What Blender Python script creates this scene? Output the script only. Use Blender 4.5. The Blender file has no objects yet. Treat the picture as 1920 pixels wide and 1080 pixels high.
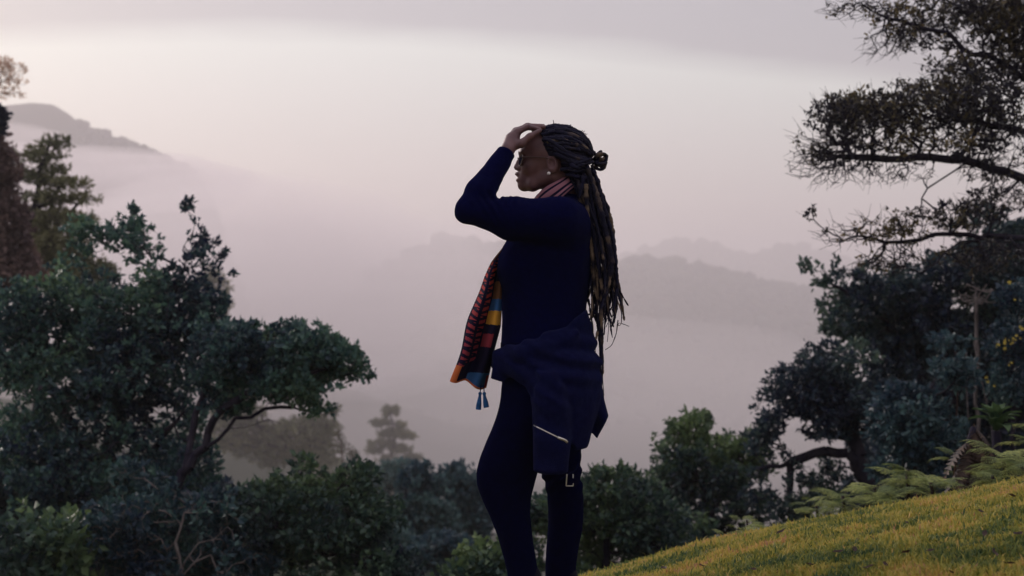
import bpy, math, random
import numpy as np
from mathutils import Vector

SC = bpy.context.scene
COL = SC.collection
CAMZ = 1.125          # camera height above the woman's standing foot
F = 3120.0            # focal length in photograph pixels (1920 wide)

# ---------------------------------------------------------------- camera
cam_d = bpy.data.cameras.new('camera')
cam = bpy.data.objects.new('camera', cam_d); COL.objects.link(cam)
cam.location = (0, 0, CAMZ); cam.rotation_euler = (math.radians(90), 0, 0)
cam_d.sensor_width = 36.0; cam_d.lens = 36.0 * F / 1920.0
cam_d.clip_start = 0.05; cam_d.clip_end = 40000
cam_d.dof.use_dof = True; cam_d.dof.focus_distance = 5.95; cam_d.dof.aperture_fstop = 4.2
SC.camera = cam

# ---------------------------------------------------------------- sky and sun
SUN_AZ = math.radians(-37); SUN_EL = math.radians(19)     # behind the valley, to the left
world = bpy.data.worlds.new('World'); SC.world = world; world.use_nodes = True
def build_world():
    nt = world.node_tree; nt.nodes.clear(); N = nt.nodes.new; L = nt.links.new
    out = N('ShaderNodeOutputWorld'); bg = N('ShaderNodeBackground'); L(bg.outputs[0], out.inputs[0])
    sky = N('ShaderNodeTexSky'); sky.sky_type = 'NISHITA'; sky.sun_disc = False
    sky.sun_elevation = SUN_EL; sky.sun_rotation = SUN_AZ; sky.altitude = 1200; sky.dust_density = 3.0
    tc = N('ShaderNodeTexCoord'); sep = N('ShaderNodeSeparateXYZ'); L(tc.outputs['Generated'], sep.inputs[0])
    def m(op, a, b=None, c=None, clamp=False):
        n = N('ShaderNodeMath'); n.operation = op; n.use_clamp = clamp
        for i, v in enumerate((a, b, c)):
            if v is None: continue
            if isinstance(v, (int, float)): n.inputs[i].default_value = v
            else: L(v, n.inputs[i])
        return n.outputs[0]
    mp = N('ShaderNodeMapping'); mp.inputs['Scale'].default_value = (1.6, 1.6, 9.0); L(tc.outputs['Generated'], mp.inputs[0])
    nz = N('ShaderNodeTexNoise'); nz.inputs['Scale'].default_value = 2.2; nz.inputs['Detail'].default_value = 5; nz.inputs['Roughness'].default_value = .5
    L(mp.outputs[0], nz.inputs['Vector'])
    nzc = m('SUBTRACT', nz.outputs['Fac'], .5)
    x = sep.outputs[0]; z = sep.outputs[2]
    edge = m('ADD', m('MULTIPLY_ADD', x, -.055, .146), m('MULTIPLY', m('MULTIPLY', x, x), -.22))
    edge = m('MULTIPLY_ADD', nzc, .034, edge)
    deck = m('MULTIPLY_ADD', m('SUBTRACT', z, edge), 60.0, .5, clamp=True)       # overhead cloud deck
    low = m('MULTIPLY_ADD', m('SUBTRACT', edge, z), 11.0, 0.0, clamp=True)       # towards the horizon
    def mix(f, a, b, mode='MIX'):
        n = N('ShaderNodeMix'); n.data_type = 'RGBA'; n.blend_type = mode
        L(f, n.inputs[0]) if not isinstance(f, float) else setattr(n.inputs[0], 'default_value', f)
        for i, v in ((6, a), (7, b)):
            if isinstance(v, tuple): n.inputs[i].default_value = (*v, 1)
            else: L(v, n.inputs[i])
        return n.outputs[2]
    clear = mix(low, (.505, .50, .452), (.435, .377, .372))
    cloud = mix(deck, clear, (.255, .225, .227))
    zz = m('MAXIMUM', z, 0.0)
    var = m('MULTIPLY', m('MULTIPLY_ADD', nzc, .12, 1.0), m('MULTIPLY_ADD', zz, 2.2, 1.0))     # an overcast sky is brightest overhead
    cloud = mix(zz, cloud, mix(1.0, cloud, (.95, .98, 1.05), 'MULTIPLY'))
    cv = N('ShaderNodeVectorMath'); cv.operation = 'SCALE'; L(cloud, cv.inputs[0]); L(var, cv.inputs['Scale'])
    ns = N('ShaderNodeVectorMath'); ns.operation = 'SCALE'; L(sky.outputs[0], ns.inputs[0]); ns.inputs['Scale'].default_value = .13
    fin = mix(.80, ns.outputs[0], cv.outputs[0])
    L(fin, bg.inputs[0]); bg.inputs[1].default_value = 1.0
build_world()
sd = bpy.data.lights.new('sun', 'SUN'); sun = bpy.data.objects.new('sun', sd); COL.objects.link(sun)
sd.energy = 1.22; sd.angle = math.radians(14); sd.color = (1.0, .87, .83)
sdir = Vector((math.sin(SUN_AZ) * math.cos(SUN_EL), math.cos(SUN_AZ) * math.cos(SUN_EL), math.sin(SUN_EL)))
sun.rotation_euler = sdir.to_track_quat('Z', 'Y').to_euler(); sun.location = sdir * 60
vs = SC.view_settings; vs.view_transform = 'Standard'; vs.look = 'None'; vs.exposure = 0.35; vs.gamma = 1.0; vs.use_curve_mapping = False
SC.render.engine = 'CYCLES'
cy = SC.cycles
cy.use_denoising = True; cy.max_bounces = 6; cy.diffuse_bounces = 3; cy.glossy_bounces = 2; cy.transmission_bounces = 4
cy.volume_bounces = 4; cy.transparent_max_bounces = 8; cy.sample_clamp_indirect = 4.0; cy.use_adaptive_sampling = False
cy.caustics_reflective = False; cy.caustics_refractive = False

# ---------------------------------------------------------------- helpers
def tag(o, label=None, cat=None, group=None, kind=None):
    for k, v in (('label', label), ('category', cat), ('group', group), ('kind', kind)):
        if v: o[k] = v
    return o
def link(o, parent=None):
    COL.objects.link(o)
    if parent is not None: o.parent = parent
    return o
def empty(name, loc=(0, 0, 0), parent=None):
    o = bpy.data.objects.new(name, None); o.location = loc; o.empty_display_size = .2
    return link(o, parent)
def mesh(name, V, Fc, mat=None, parent=None, smooth=True, attrs=None, origin=None, mats=None):
    """V: (n,3) array; Fc: (m,k) array or list of such arrays (tris and quads mixed)."""
    V = np.asarray(V, dtype=np.float32)
    if origin is not None: V = V - np.asarray(origin, np.float32)
    fl = Fc if isinstance(Fc, list) else [Fc]
    fl = [np.asarray(f, dtype=np.int32) for f in fl if len(f)]
    me = bpy.data.meshes.new(name)
    me.vertices.add(len(V)); me.vertices.foreach_set('co', V.ravel())
    loops = np.concatenate([f.ravel() for f in fl]); tot = np.concatenate([np.full(len(f), f.shape[1], np.int32) for f in fl])
    st = np.concatenate([[0], np.cumsum(tot)[:-1]]).astype(np.int32)
    me.loops.add(len(loops)); me.loops.foreach_set('vertex_index', loops)
    me.polygons.add(len(tot)); me.polygons.foreach_set('loop_start', st); me.polygons.foreach_set('loop_total', tot)
    me.update(calc_edges=True)
    if smooth: me.polygons.foreach_set('use_smooth', np.ones(len(tot), bool))
    for nm, (typ, dom, dat) in (attrs or {}).items():
        a = me.attributes.new(nm, typ, dom); dat = np.asarray(dat, np.float32)
        a.data.foreach_set('color' if 'COLOR' in typ else ('vector' if typ == 'FLOAT_VECTOR' else 'value'), dat.ravel())
    if mat: me.materials.append(mat)
    me.validate()
    o = bpy.data.objects.new(name, me)
    if origin is not None: o.location = origin
    return link(o, parent)
def smoothstep(a, b, x):
    t = np.clip((x - a) / (b - a), 0, 1); return t * t * (3 - 2 * t)
def hash3(i, j, k, s=0):
    s = int(s)
    n = (i * 374761393 + j * 668265263 + k * 2147483647 + s * 974634777) & 0xffffffff
    n = ((n ^ (n >> 13)) * 1274126177) & 0xffffffff
    return ((n ^ (n >> 16)) & 0xffff) / 65535.0
def vnoise(x, y, z=None, s=0):
    x = np.asarray(x, float); y = np.asarray(y, float); z = np.zeros_like(x) if z is None else np.asarray(z, float)
    i, j, k = (np.floor(v).astype(np.int64) for v in (x, y, z))
    u, v, w = (a - np.floor(a) for a in (x, y, z)); u, v, w = (t * t * (3 - 2 * t) for t in (u, v, w))
    r = 0
    for a in (0, 1):
        for b in (0, 1):
            for c in (0, 1):
                r = r + hash3(i + a, j + b, k + c, s) * (u if a else 1 - u) * (v if b else 1 - v) * (w if c else 1 - w)
    return r
def fbm(x, y, z=None, o=4, s=0):
    r = 0; a = .5; f = 1.0
    for q in range(o):
        r = r + a * (vnoise(x * f, y * f, None if z is None else z * f, s + q) - .5); a *= .5; f *= 2.03
    return r
def at(px, py, Y):
    """a place at depth Y that the photograph shows at pixel (px, py)"""
    return np.array([(px - 960) / F * Y, Y, CAMZ + (540 - py) / F * Y])

# ---------------------------------------------------------------- materials
def mat_new(name):
    m = bpy.data.materials.new(name); m.use_nodes = True
    return m, m.node_tree, m.node_tree.nodes['Principled BSDF']
def ramp(nt, stops):
    r = nt.nodes.new('ShaderNodeValToRGB'); e = r.color_ramp.elements
    while len(e) < len(stops): e.new(.5)
    for q, (p, c) in zip(e, stops): q.position = p; q.color = (*c, 1)
    return r
def leaf_mat(name, stops, transl=.25, rough=.55, spec=.25):
    m, nt, b = mat_new(name); L = nt.links.new
    a = nt.nodes.new('ShaderNodeAttribute'); a.attribute_name = 'rnd'
    r = ramp(nt, stops); L(a.outputs['Fac'], r.inputs[0]); L(r.outputs[0], b.inputs['Base Color'])
    b.inputs['Roughness'].default_value = rough; b.inputs['Specular IOR Level'].default_value = spec
    t = nt.nodes.new('ShaderNodeBsdfTranslucent'); L(r.outputs[0], t.inputs[0])
    mx = nt.nodes.new('ShaderNodeMixShader'); mx.inputs[0].default_value = transl
    L(b.outputs[0], mx.inputs[1]); L(t.outputs[0], mx.inputs[2]); L(mx.outputs[0], nt.nodes['Material Output'].inputs[0])
    return m
def noise_mat(name, stops, scale=8.0, rough=.85, spec=.2, bump=.0, bscale=40.0, detail=6, sheen=0.0, stretch=(1, 1, 1)):
    m, nt, b = mat_new(name); L = nt.links.new
    tc = nt.nodes.new('ShaderNodeTexCoord'); mp = nt.nodes.new('ShaderNodeMapping'); mp.inputs['Scale'].default_value = stretch
    L(tc.outputs['Object'], mp.inputs[0])
    n = nt.nodes.new('ShaderNodeTexNoise'); n.inputs['Scale'].default_value = scale; n.inputs['Detail'].default_value = detail
    L(mp.outputs[0], n.inputs['Vector'])
    r = ramp(nt, stops); L(n.outputs['Fac'], r.inputs[0]); L(r.outputs[0], b.inputs['Base Color'])
    b.inputs['Roughness'].default_value = rough; b.inputs['Specular IOR Level'].default_value = spec
    if sheen: b.inputs['Sheen Weight'].default_value = sheen; b.inputs['Sheen Roughness'].default_value = .5; b.inputs['Sheen Tint'].default_value = (.45, .5, .9, 1)
    if bump:
        n2 = nt.nodes.new('ShaderNodeTexNoise'); n2.inputs['Scale'].default_value = bscale; n2.inputs['Detail'].default_value = 4; L(mp.outputs[0], n2.inputs['Vector'])
        bp = nt.nodes.new('ShaderNodeBump'); bp.inputs['Strength'].default_value = bump; bp.inputs['Distance'].default_value = .02
        L(n2.outputs['Fac'], bp.inputs['Height']); L(bp.outputs[0], b.inputs['Normal'])
    return m
def attr_mat(name, rough=.85, spec=.2, bump=0.0, bscale=300.0, sheen=0.0):
    m, nt, b = mat_new(name); L = nt.links.new
    a = nt.nodes.new('ShaderNodeAttribute'); a.attribute_name = 'print'
    L(a.outputs['Color'], b.inputs['Base Color']); b.inputs['Roughness'].default_value = rough; b.inputs['Specular IOR Level'].default_value = spec
    if bump:
        n2 = nt.nodes.new('ShaderNodeTexNoise'); n2.inputs['Scale'].default_value = bscale
        tc = nt.nodes.new('ShaderNodeTexCoord'); L(tc.outputs['Object'], n2.inputs['Vector'])
        bp = nt.nodes.new('ShaderNodeBump'); bp.inputs['Strength'].default_value = bump; bp.inputs['Distance'].default_value = .004
        L(n2.outputs['Fac'], bp.inputs['Height']); L(bp.outputs[0], b.inputs['Normal'])
    return m
M = {}
M['leaf_dark'] = leaf_mat('leaf_dark', [(0, (.010, .015, .048)), (.35, (.030, .056, .072)), (.68, (.090, .145, .105)), (1, (.21, .27, .12))], transl=.30, rough=.42, spec=.3)  # bluish shadow tone is put into the dark leaf stops and the bark
M['leaf_left'] = leaf_mat('leaf_left', [(0, (.010, .017, .055)), (.35, (.030, .066, .086)), (.68, (.080, .165, .125)), (1, (.19, .29, .15))], transl=.30, rough=.42, spec=.3)
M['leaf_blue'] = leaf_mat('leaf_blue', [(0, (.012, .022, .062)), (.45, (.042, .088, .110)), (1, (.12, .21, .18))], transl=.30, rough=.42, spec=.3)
M['leaf_lime'] = leaf_mat('leaf_lime', [(0, (.012, .022, .048)), (.32, (.050, .095, .072)), (.68, (.17, .25, .095)), (1, (.36, .42, .12))], transl=.30, rough=.42, spec=.3)
M['leaf_bronze'] = leaf_mat('leaf_bronze', [(0, (.012, .012, .040)), (.45, (.036, .036, .044)), (.75, (.13, .11, .055)), (1, (.30, .22, .09))], transl=.30, rough=.42, spec=.3)
M['leaf_olive'] = leaf_mat('leaf_olive', [(0, (.035, .040, .025)), (.5, (.07, .075, .035)), (1, (.13, .12, .05))])
M['leaf_rust'] = leaf_mat('leaf_rust', [(0, (.075, .050, .062)), (.5, (.20, .135, .12)), (1, (.38, .25, .16))])
M['leaf_pale'] = leaf_mat('leaf_pale', [(0, (.07, .08, .055)), (.5, (.14, .15, .08)), (1, (.26, .25, .12))])  # raised paleness: distance haze put into the leaf colour
M['leaf_sun_tint'] = leaf_mat('leaf_sun_tint', [(0, (.55, .38, .28)), (.5, (.70, .52, .40)), (1, (.80, .64, .50))], transl=.65)  # low sun's orange light painted in as leaf colour
M['leaf_fern'] = leaf_mat('leaf_fern', [(0, (.04, .075, .04)), (.4, (.19, .25, .085)), (1, (.54, .58, .18))], transl=.3)
M['leaf_agave'] = leaf_mat('leaf_agave', [(0, (.04, .08, .045)), (1, (.09, .15, .065))])
M['leaf_dead'] = leaf_mat('leaf_dead', [(0, (.030, .019, .018)), (.6, (.060, .036, .028)), (1, (.10, .06, .038))])
M['petal'] = leaf_mat('petal', [(0, (.55, .42, .05)), (1, (.75, .62, .12))])
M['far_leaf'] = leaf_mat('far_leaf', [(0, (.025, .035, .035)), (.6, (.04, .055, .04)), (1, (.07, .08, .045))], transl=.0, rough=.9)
M['grass'] = leaf_mat('grass', [(0, (.050, .100, .045)), (.25, (.15, .19, .050)), (.48, (.33, .32, .065)), (.72, (.52, .42, .10)), (.90, (.60, .39, .13)), (1, (.46, .25, .14))], transl=.35, rough=.6)
M['bark'] = noise_mat('bark', [(.3, (.012, .011, .026)), (.7, (.040, .034, .046))], 14, .9, .15, .6, 40, stretch=(1, 1, .3))
M['bark_pale'] = noise_mat('bark_pale', [(.3, (.12, .10, .10)), (.7, (.24, .21, .20))], 18, .9, .15, .4, 50, stretch=(1, 1, .3))
M['bark_red'] = noise_mat('bark_red', [(.3, (.035, .020, .018)), (.7, (.09, .05, .034))], 12, .9, .15, .5, 40, stretch=(1, 1, .3))
M['soil'] = noise_mat('soil', [(.3, (.20, .14, .055)), (.55, (.26, .21, .06)), (.75, (.15, .17, .045))], 3.0, .95, .1, .8, 60)
M['hillside'] = noise_mat('hillside', [(.3, (.020, .030, .020)), (.55, (.035, .045, .028)), (.75, (.06, .055, .035))], .012, .95, .05, .5, .3, detail=10)
# ---------------------------------------------------------------- terrain
SX = np.array([-60, -14, -3, .177, .398, .679, .894, 1.436, 1.977, 2.43, 9, 16, 60])
SZ = np.array([-3.6, -2.6, -.72, 0, .047, .125, .186, .298, .399, .493, 1.9, 2.9, 4.0])
YK = np.array([-9000, 3, 9, 16, 60, 300, 800, 19000]); SK = np.array([0, 0, -.2256, -.62, -.62, -.40, 0, 0])
_yy = np.concatenate([np.linspace(-20, 30, 2001), np.linspace(30.05, 1200, 9000)])
_sl = np.interp(_yy, YK, SK); _gz = np.concatenate([[0], np.cumsum((_sl[1:] + _sl[:-1]) / 2 * np.diff(_yy))]); _gz += -np.interp(6, _yy, _gz)
RIDGES = [  # depth, half-width, crest as (photo x, photo y) pairs: spur, far spur, and the hills across the valley
    (90, 30, [(-400, 1000), (300, 1010), (640, 1025), (760, 1035), (860, 1060), (950, 1110), (1100, 1230), (1400, 1400), (3000, 1500)]),
    (420, 110, [(-500, 690), (250, 785), (480, 845), (620, 862), (700, 874), (800, 912), (900, 985), (1000, 1050), (1250, 1200), (3000, 1300)]),
    (1900, 340, [(-1500, 130), (-500, 170), (-100, 200), (0, 196), (60, 191), (100, 194), (130, 211), (165, 240), (215, 260), (260, 280), (300, 298), (340, 314), (365, 335), (395, 380), (430, 480), (480, 650), (850, 800), (3000, 860)]),
    (3000, 380, [(-500, 600), (600, 580), (760, 500), (800, 478), (830, 467), (870, 462), (900, 472), (960, 486), (1050, 520), (1160, 560), (3000, 640)]),
    (2900, 540, [(-500, 760), (950, 720), (1060, 590), (1110, 535), (1160, 506), (1200, 498), (1250, 500), (1300, 508), (1340, 522), (1400, 535), (1450, 550), (1560, 562), (1800, 590), (3000, 560)]),
    (5200, 760, [(-500, 560), (1000, 540), (1130, 500), (1180, 484), (1235, 470), (1280, 460), (1310, 466), (1350, 471), (1400, 486), (1440, 481), (1480, 470), (1520, 474), (1560, 492), (1700, 505), (1920, 500), (3000, 470)]),
]
def ridge_z(i, px):
    Yr, w, pts = RIDGES[i]; p = np.array(pts, float)
    return CAMZ + (540 - np.interp(px, p[:, 0], p[:, 1])) / F * Yr
def H(X, Y):
    X = np.asarray(X, float); Y = np.asarray(Y, float)
    s = np.interp(X, SX, SZ) * (1 - smoothstep(25, 120, Y))
    z = s + np.interp(Y, _yy, _gz)
    px = 960 + F * X / np.maximum(Y, 20.0)
    px = np.clip(px, -3000, 5000)
    for i, (Yr, w, pts) in enumerate(RIDGES):
        n = fbm(X / (w * .7), Y / (w * .7), s=11 + i, o=4) * w * .09
        zc = ridge_z(i, px); k = np.exp(-((Y - Yr) / w) ** 2)
        k = np.where(Y < Yr, k, np.maximum(k, np.exp(-((Y - Yr) / (1.3 * w)) ** 2)))
        zr = -245 + (zc + 245) * k + n * np.clip(1 - k, 0, 1) if Yr > 500 else z + np.maximum(0, zc - np.interp(Yr, _yy, _gz)) * k
        z = np.where(Y > 20, np.maximum(z, zr) if Yr > 500 else np.maximum(z, np.where(k > .02, zr, -999)), z)
    z = z + np.where(np.hypot(X, Y) > 600, fbm(X / 240, Y / 240, s=5) * 20, 0)
    z = z + np.where(np.hypot(X, Y) < 14, fbm(X / .55, Y / .55, s=8, o=3) * .030, 0)
    return z
def polar(name, r0, r1, nr, mat):
    az = np.unique(np.concatenate([np.linspace(-180, 180, 121), np.linspace(-22, 22, 331)]))[:-1] * math.pi / 180
    r = np.geomspace(r0, r1, nr)
    A, R = np.meshgrid(az, r); X = R * np.sin(A); Y = R * np.cos(A); Z = H(X, Y)
    V = np.stack([X, Y, Z], -1).reshape(-1, 3); na = len(az)
    i, j = np.meshgrid(np.arange(nr - 1), np.arange(na), indexing='ij'); j2 = (j + 1) % na
    Q = np.stack([i * na + j, i * na + j2, (i + 1) * na + j2, (i + 1) * na + j], -1).reshape(-1, 4)[:, ::-1]
    if r0 < 1:
        V = np.vstack([V, [[0, 0, H(0., 0.)]]]); c = len(V) - 1
        T = np.stack([np.full(na, c), np.arange(na), (np.arange(na) + 1) % na], -1)[:, ::-1]
        return mesh(name, V, [Q, T], mat)
    return mesh(name, V, Q, mat)
tag(polar('lawn', .4, 9.6, 110, M['soil']), 'yellow-green mown lawn sloping up to the right', kind='structure')
tag(polar('terrain', 9.6, 9500, 280, M['hillside']), 'dark wooded hillside falling into a hazy valley with hills beyond', kind='structure')

# ---------------------------------------------------------------- haze: the valley's air, and thicker mist banks in it
def volume(name, V, Fc, dens, color, aniso, label):
    m = bpy.data.materials.new(name); m.use_nodes = True; nt = m.node_tree; nt.nodes.clear()
    o = nt.nodes.new('ShaderNodeOutputMaterial'); v = nt.nodes.new('ShaderNodeVolumePrincipled')
    v.inputs['Color'].default_value = (*color, 1); v.inputs['Density'].default_value = dens; v.inputs['Anisotropy'].default_value = aniso
    nt.links.new(v.outputs[0], o.inputs['Volume'])
    return tag(mesh(name, V, Fc, m, smooth=True), label, kind='stuff')
def box_vf(a, b):
    V = np.array([[x, y, z] for x in (a[0], b[0]) for y in (a[1], b[1]) for z in (a[2], b[2])], float)
    return V, np.array([[0, 1, 3, 2], [4, 6, 7, 5], [0, 4, 5, 1], [2, 3, 7, 6], [0, 2, 6, 4], [1, 5, 7, 3]])
HAZE_D = .00047; HAZE_C = (.995, .945, .955); HAZE_G = .42
V, Q = box_vf((-9700, -9700, -300), (9700, 9700, 226))
volume('haze', V, Q, HAZE_D, HAZE_C, HAZE_G, 'pale mauve haze filling the valley air')
def ico(sub=2):
    t = (1 + 5 ** .5) / 2
    V = [(-1, t, 0), (1, t, 0), (-1, -t, 0), (1, -t, 0), (0, -1, t), (0, 1, t), (0, -1, -t), (0, 1, -t), (t, 0, -1), (t, 0, 1), (-t, 0, -1), (-t, 0, 1)]
    Fs = [(0, 11, 5), (0, 5, 1), (0, 1, 7), (0, 7, 10), (0, 10, 11), (1, 5, 9), (5, 11, 4), (11, 10, 2), (10, 7, 6), (7, 1, 8), (3, 9, 4), (3, 4, 2), (3, 2, 6), (3, 6, 8), (3, 8, 9), (4, 9, 5), (2, 4, 11), (6, 2, 10), (8, 6, 7), (9, 8, 1)]
    V = [np.array(v) / np.linalg.norm(v) for v in V]
    for _ in range(sub):
        mid = {}; nf = []
        def mp(a, b):
            k = (min(a, b), max(a, b))
            if k not in mid: v = V[a] + V[b]; V.append(v / np.linalg.norm(v)); mid[k] = len(V) - 1
            return mid[k]
        for a, b, c in Fs:
            ab, bc, ca = mp(a, b), mp(b, c), mp(c, a); nf += [(a, ab, ca), (b, bc, ab), (c, ca, bc), (ab, bc, ca)]
        Fs = nf
    return np.array(V), np.array(Fs)
ICO1, ICO3 = ico(0), ico(4)
def mist(px, py, Y, rx, ry, rY, dens, seed, label):
    c = at(px, py, Y); V, Fs = ICO3
    n = fbm(V[:, 0] * 1.6 + seed, V[:, 1] * 1.6, V[:, 2] * 2.2, s=seed, o=4)
    V = V * (1 + .75 * n)[:, None] * np.array([rx / F * Y, rY, ry / F * Y]) + c
    volume('mist_bank', V, Fs, dens, HAZE_C, HAZE_G, label)
mist(110, 342, 1520, 350, 58, 180, .0065, 3, 'white mist bank hiding the foot of the left mountain')
mist(450, 530, 1280, 470, 190, 300, .0046, 9, 'broad pale mist bank filling the valley left of the woman')
mist(760, 610, 2000, 340, 80, 300, .0016, 14, 'thin mist bank lying behind the woman below the small hill tops')
mist(1150, 760, 1400, 700, 150, 300, .0011, 17, 'low mist lying over the valley floor behind the woman')
mist(60, 262, 1500, 60, 26, 90, .0060, 21, 'small white wisp of mist curling below the left mountain top')
mist(330, 335, 1500, 130, 26, 100, .0040, 23, 'wisp of mist trailing off the right end of the left mountain')
mist(700, 700, 1100, 170, 40, 110, .0030, 31, 'wisp of mist drifting above the conifer')

# ---------------------------------------------------------------- foliage
def unit(v): return v / np.maximum(np.linalg.norm(v, axis=-1, keepdims=True), 1e-9)
def leaves(P, D, L, W, rg, up=.3, fold=.25):
    """one folded leaf of two triangles per point; returns V, F"""
    n = len(P); D = unit(D + rg.normal(0, .35, (n, 3)) + np.array([0, 0, up]))
    S = unit(np.cross(D, rg.normal(0, 1, (n, 3)))); Nn = np.cross(S, D)
    l = (L * rg.uniform(.6, 1.25, n))[:, None]; w = (W * rg.uniform(.7, 1.2, n))[:, None]
    mid = P + D * l * .45 + Nn * w * fold
    V = np.stack([P, mid + S * w * .5, P + D * l - Nn * w * fold * .5, mid - S * w * .5], 1).reshape(-1, 3)
    b = np.arange(n)[:, None] * 4
    return V, np.concatenate([b + np.array([[0, 1, 2]]), b + np.array([[0, 2, 3]])], 1).reshape(-1, 3)
def tubes(A, B, ra, rb, k=5):
    n = len(A); d = unit(B - A); ref = np.where(np.abs(d[:, 2:3]) > .9, np.array([[1., 0, 0]]), np.array([[0, 0, 1.]]))
    u = unit(np.cross(d, ref)); v = np.cross(d, u); t = np.arange(k) * 2 * math.pi / k
    ring = u[:, None] * np.cos(t)[None, :, None] + v[:, None] * np.sin(t)[None, :, None]
    V = np.concatenate([A[:, None] + ring * ra[:, None, None], B[:, None] + ring * rb[:, None, None]], 1).reshape(-1, 3)
    b = np.arange(n)[:, None, None] * 2 * k; j = np.arange(k); j2 = (j + 1) % k
    Q = (b + np.stack([j, j2, j2 + k, j + k], -1)[None]).reshape(-1, 4)
    return V, Q
def tube_path(P, R, k=8, cap=True):
    P = np.asarray(P, float); n = len(P); R = np.broadcast_to(np.asarray(R, float), (n,))
    T = unit(np.gradient(P, axis=0)); u = np.cross(T[0], [0.3, .1, 1.0]); u /= np.linalg.norm(u); U = []
    for i in range(n):
        u = u - T[i] * np.dot(u, T[i]); u /= np.linalg.norm(u) + 1e-9; U.append(u)
    U = np.array(U); W = np.cross(T, U); t = np.arange(k) * 2 * math.pi / k
    V = (P[:, None] + (U[:, None] * np.cos(t)[None, :, None] + W[:, None] * np.sin(t)[None, :, None]) * R[:, None, None]).reshape(-1, 3)
    i, j = np.meshgrid(np.arange(n - 1), np.arange(k), indexing='ij'); j2 = (j + 1) % k
    Q = np.stack([i * k + j, i * k + j2, (i + 1) * k + j2, (i + 1) * k + j], -1).reshape(-1, 4)
    if not cap: return V, [Q]
    V = np.vstack([V, P[0], P[-1]]); a = np.arange(k); a2 = (a + 1) % k; c0 = n * k; c1 = c0 + 1; l = (n - 1) * k
    return V, [Q, np.concatenate([np.stack([a2, a, np.full(k, c0)], -1), np.stack([l + a, l + a2, np.full(k, c1)], -1)])]
def resample(P, step):
    P = np.asarray(P, float); d = np.concatenate([[0], np.cumsum(np.linalg.norm(np.diff(P, axis=0), axis=1))])
    n = max(2, int(d[-1] / step) + 1); t = np.linspace(0, d[-1], n)
    for _ in range(1): Q = np.stack([np.interp(t, d, P[:, c]) for c in range(3)], -1)
    for _ in range(3):
        if n > 4: Q[1:-1] = .25 * Q[:-2] + .5 * Q[1:-1] + .25 * Q[2:]
    return Q
def grow(paths, att, bf, rg, step):
    """branch skeleton: every attractor joins the nearest node, with a price on long ways to the root"""
    N = []; par = []; pl = []
    for k, p in enumerate(paths):
        q = resample(p, step); q = q + rg.normal(0, step * .12, q.shape)
        if k == 0: last = -1
        else: last = int(np.argmin(np.linalg.norm(np.array(N) - q[0], axis=1)))
        for v in q:
            N.append(v); par.append(last); pl.append(0 if last < 0 else pl[last] + np.linalg.norm(v - N[last])); last = len(N) - 1
    n0 = len(N); n = len(att); best = np.full(n, 1e9); bi = np.zeros(n, int)
    P = np.vstack([np.array(N), np.zeros((n, 3))]); pl = np.array([0.] * (n0 + n)); par = par + [0] * n
    for i in range(n0):
        d = np.linalg.norm(att - P[i], axis=1) + bf * pl[i]; m = d < best; best[m] = d[m]; bi[m] = i
    alive = np.ones(n, bool)
    seq = []
    for k in range(n):
        i = int(np.argmin(best)); seq.append(i); p = bi[i]; id_ = n0 + k; P[id_] = att[i]; par[id_] = p
        pl[id_] = pl[p] + np.linalg.norm(P[id_] - P[p]); alive[i] = False; best[i] = 1e18
        d = np.linalg.norm(att - P[id_], axis=1) + bf * pl[id_]; m = (d < best) & alive; best[m] = d[m]; bi[m] = id_
    return P, np.array(par), n0, np.array(seq)
def lobes_pts(lobes, n, rg, shell=.0):
    """lobes: (px, py, rx, ry, Y, rY): ellipsoids in the crown, radii rx, ry in photo pixels"""
    w = np.array([l[2] * l[3] * (l[5] ** .5) for l in lobes]); w = w / w.sum(); out = []; lf = []
    for l, ww in zip(lobes, w):
        m = max(4, int(n * ww)); d = unit(rg.normal(0, 1, (m, 3))); r = rg.uniform(shell, 1, m) ** (1 / 2.6)
        c = at(l[0], l[1], l[4]); out.append(c + d * r[:, None] * np.array([l[2] / F * l[4], l[5], l[3] / F * l[4]])); lf.append(np.full(m, l[6] if len(l) > 6 else 1.0))
    return np.vstack(out), np.concatenate(lf)
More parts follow.
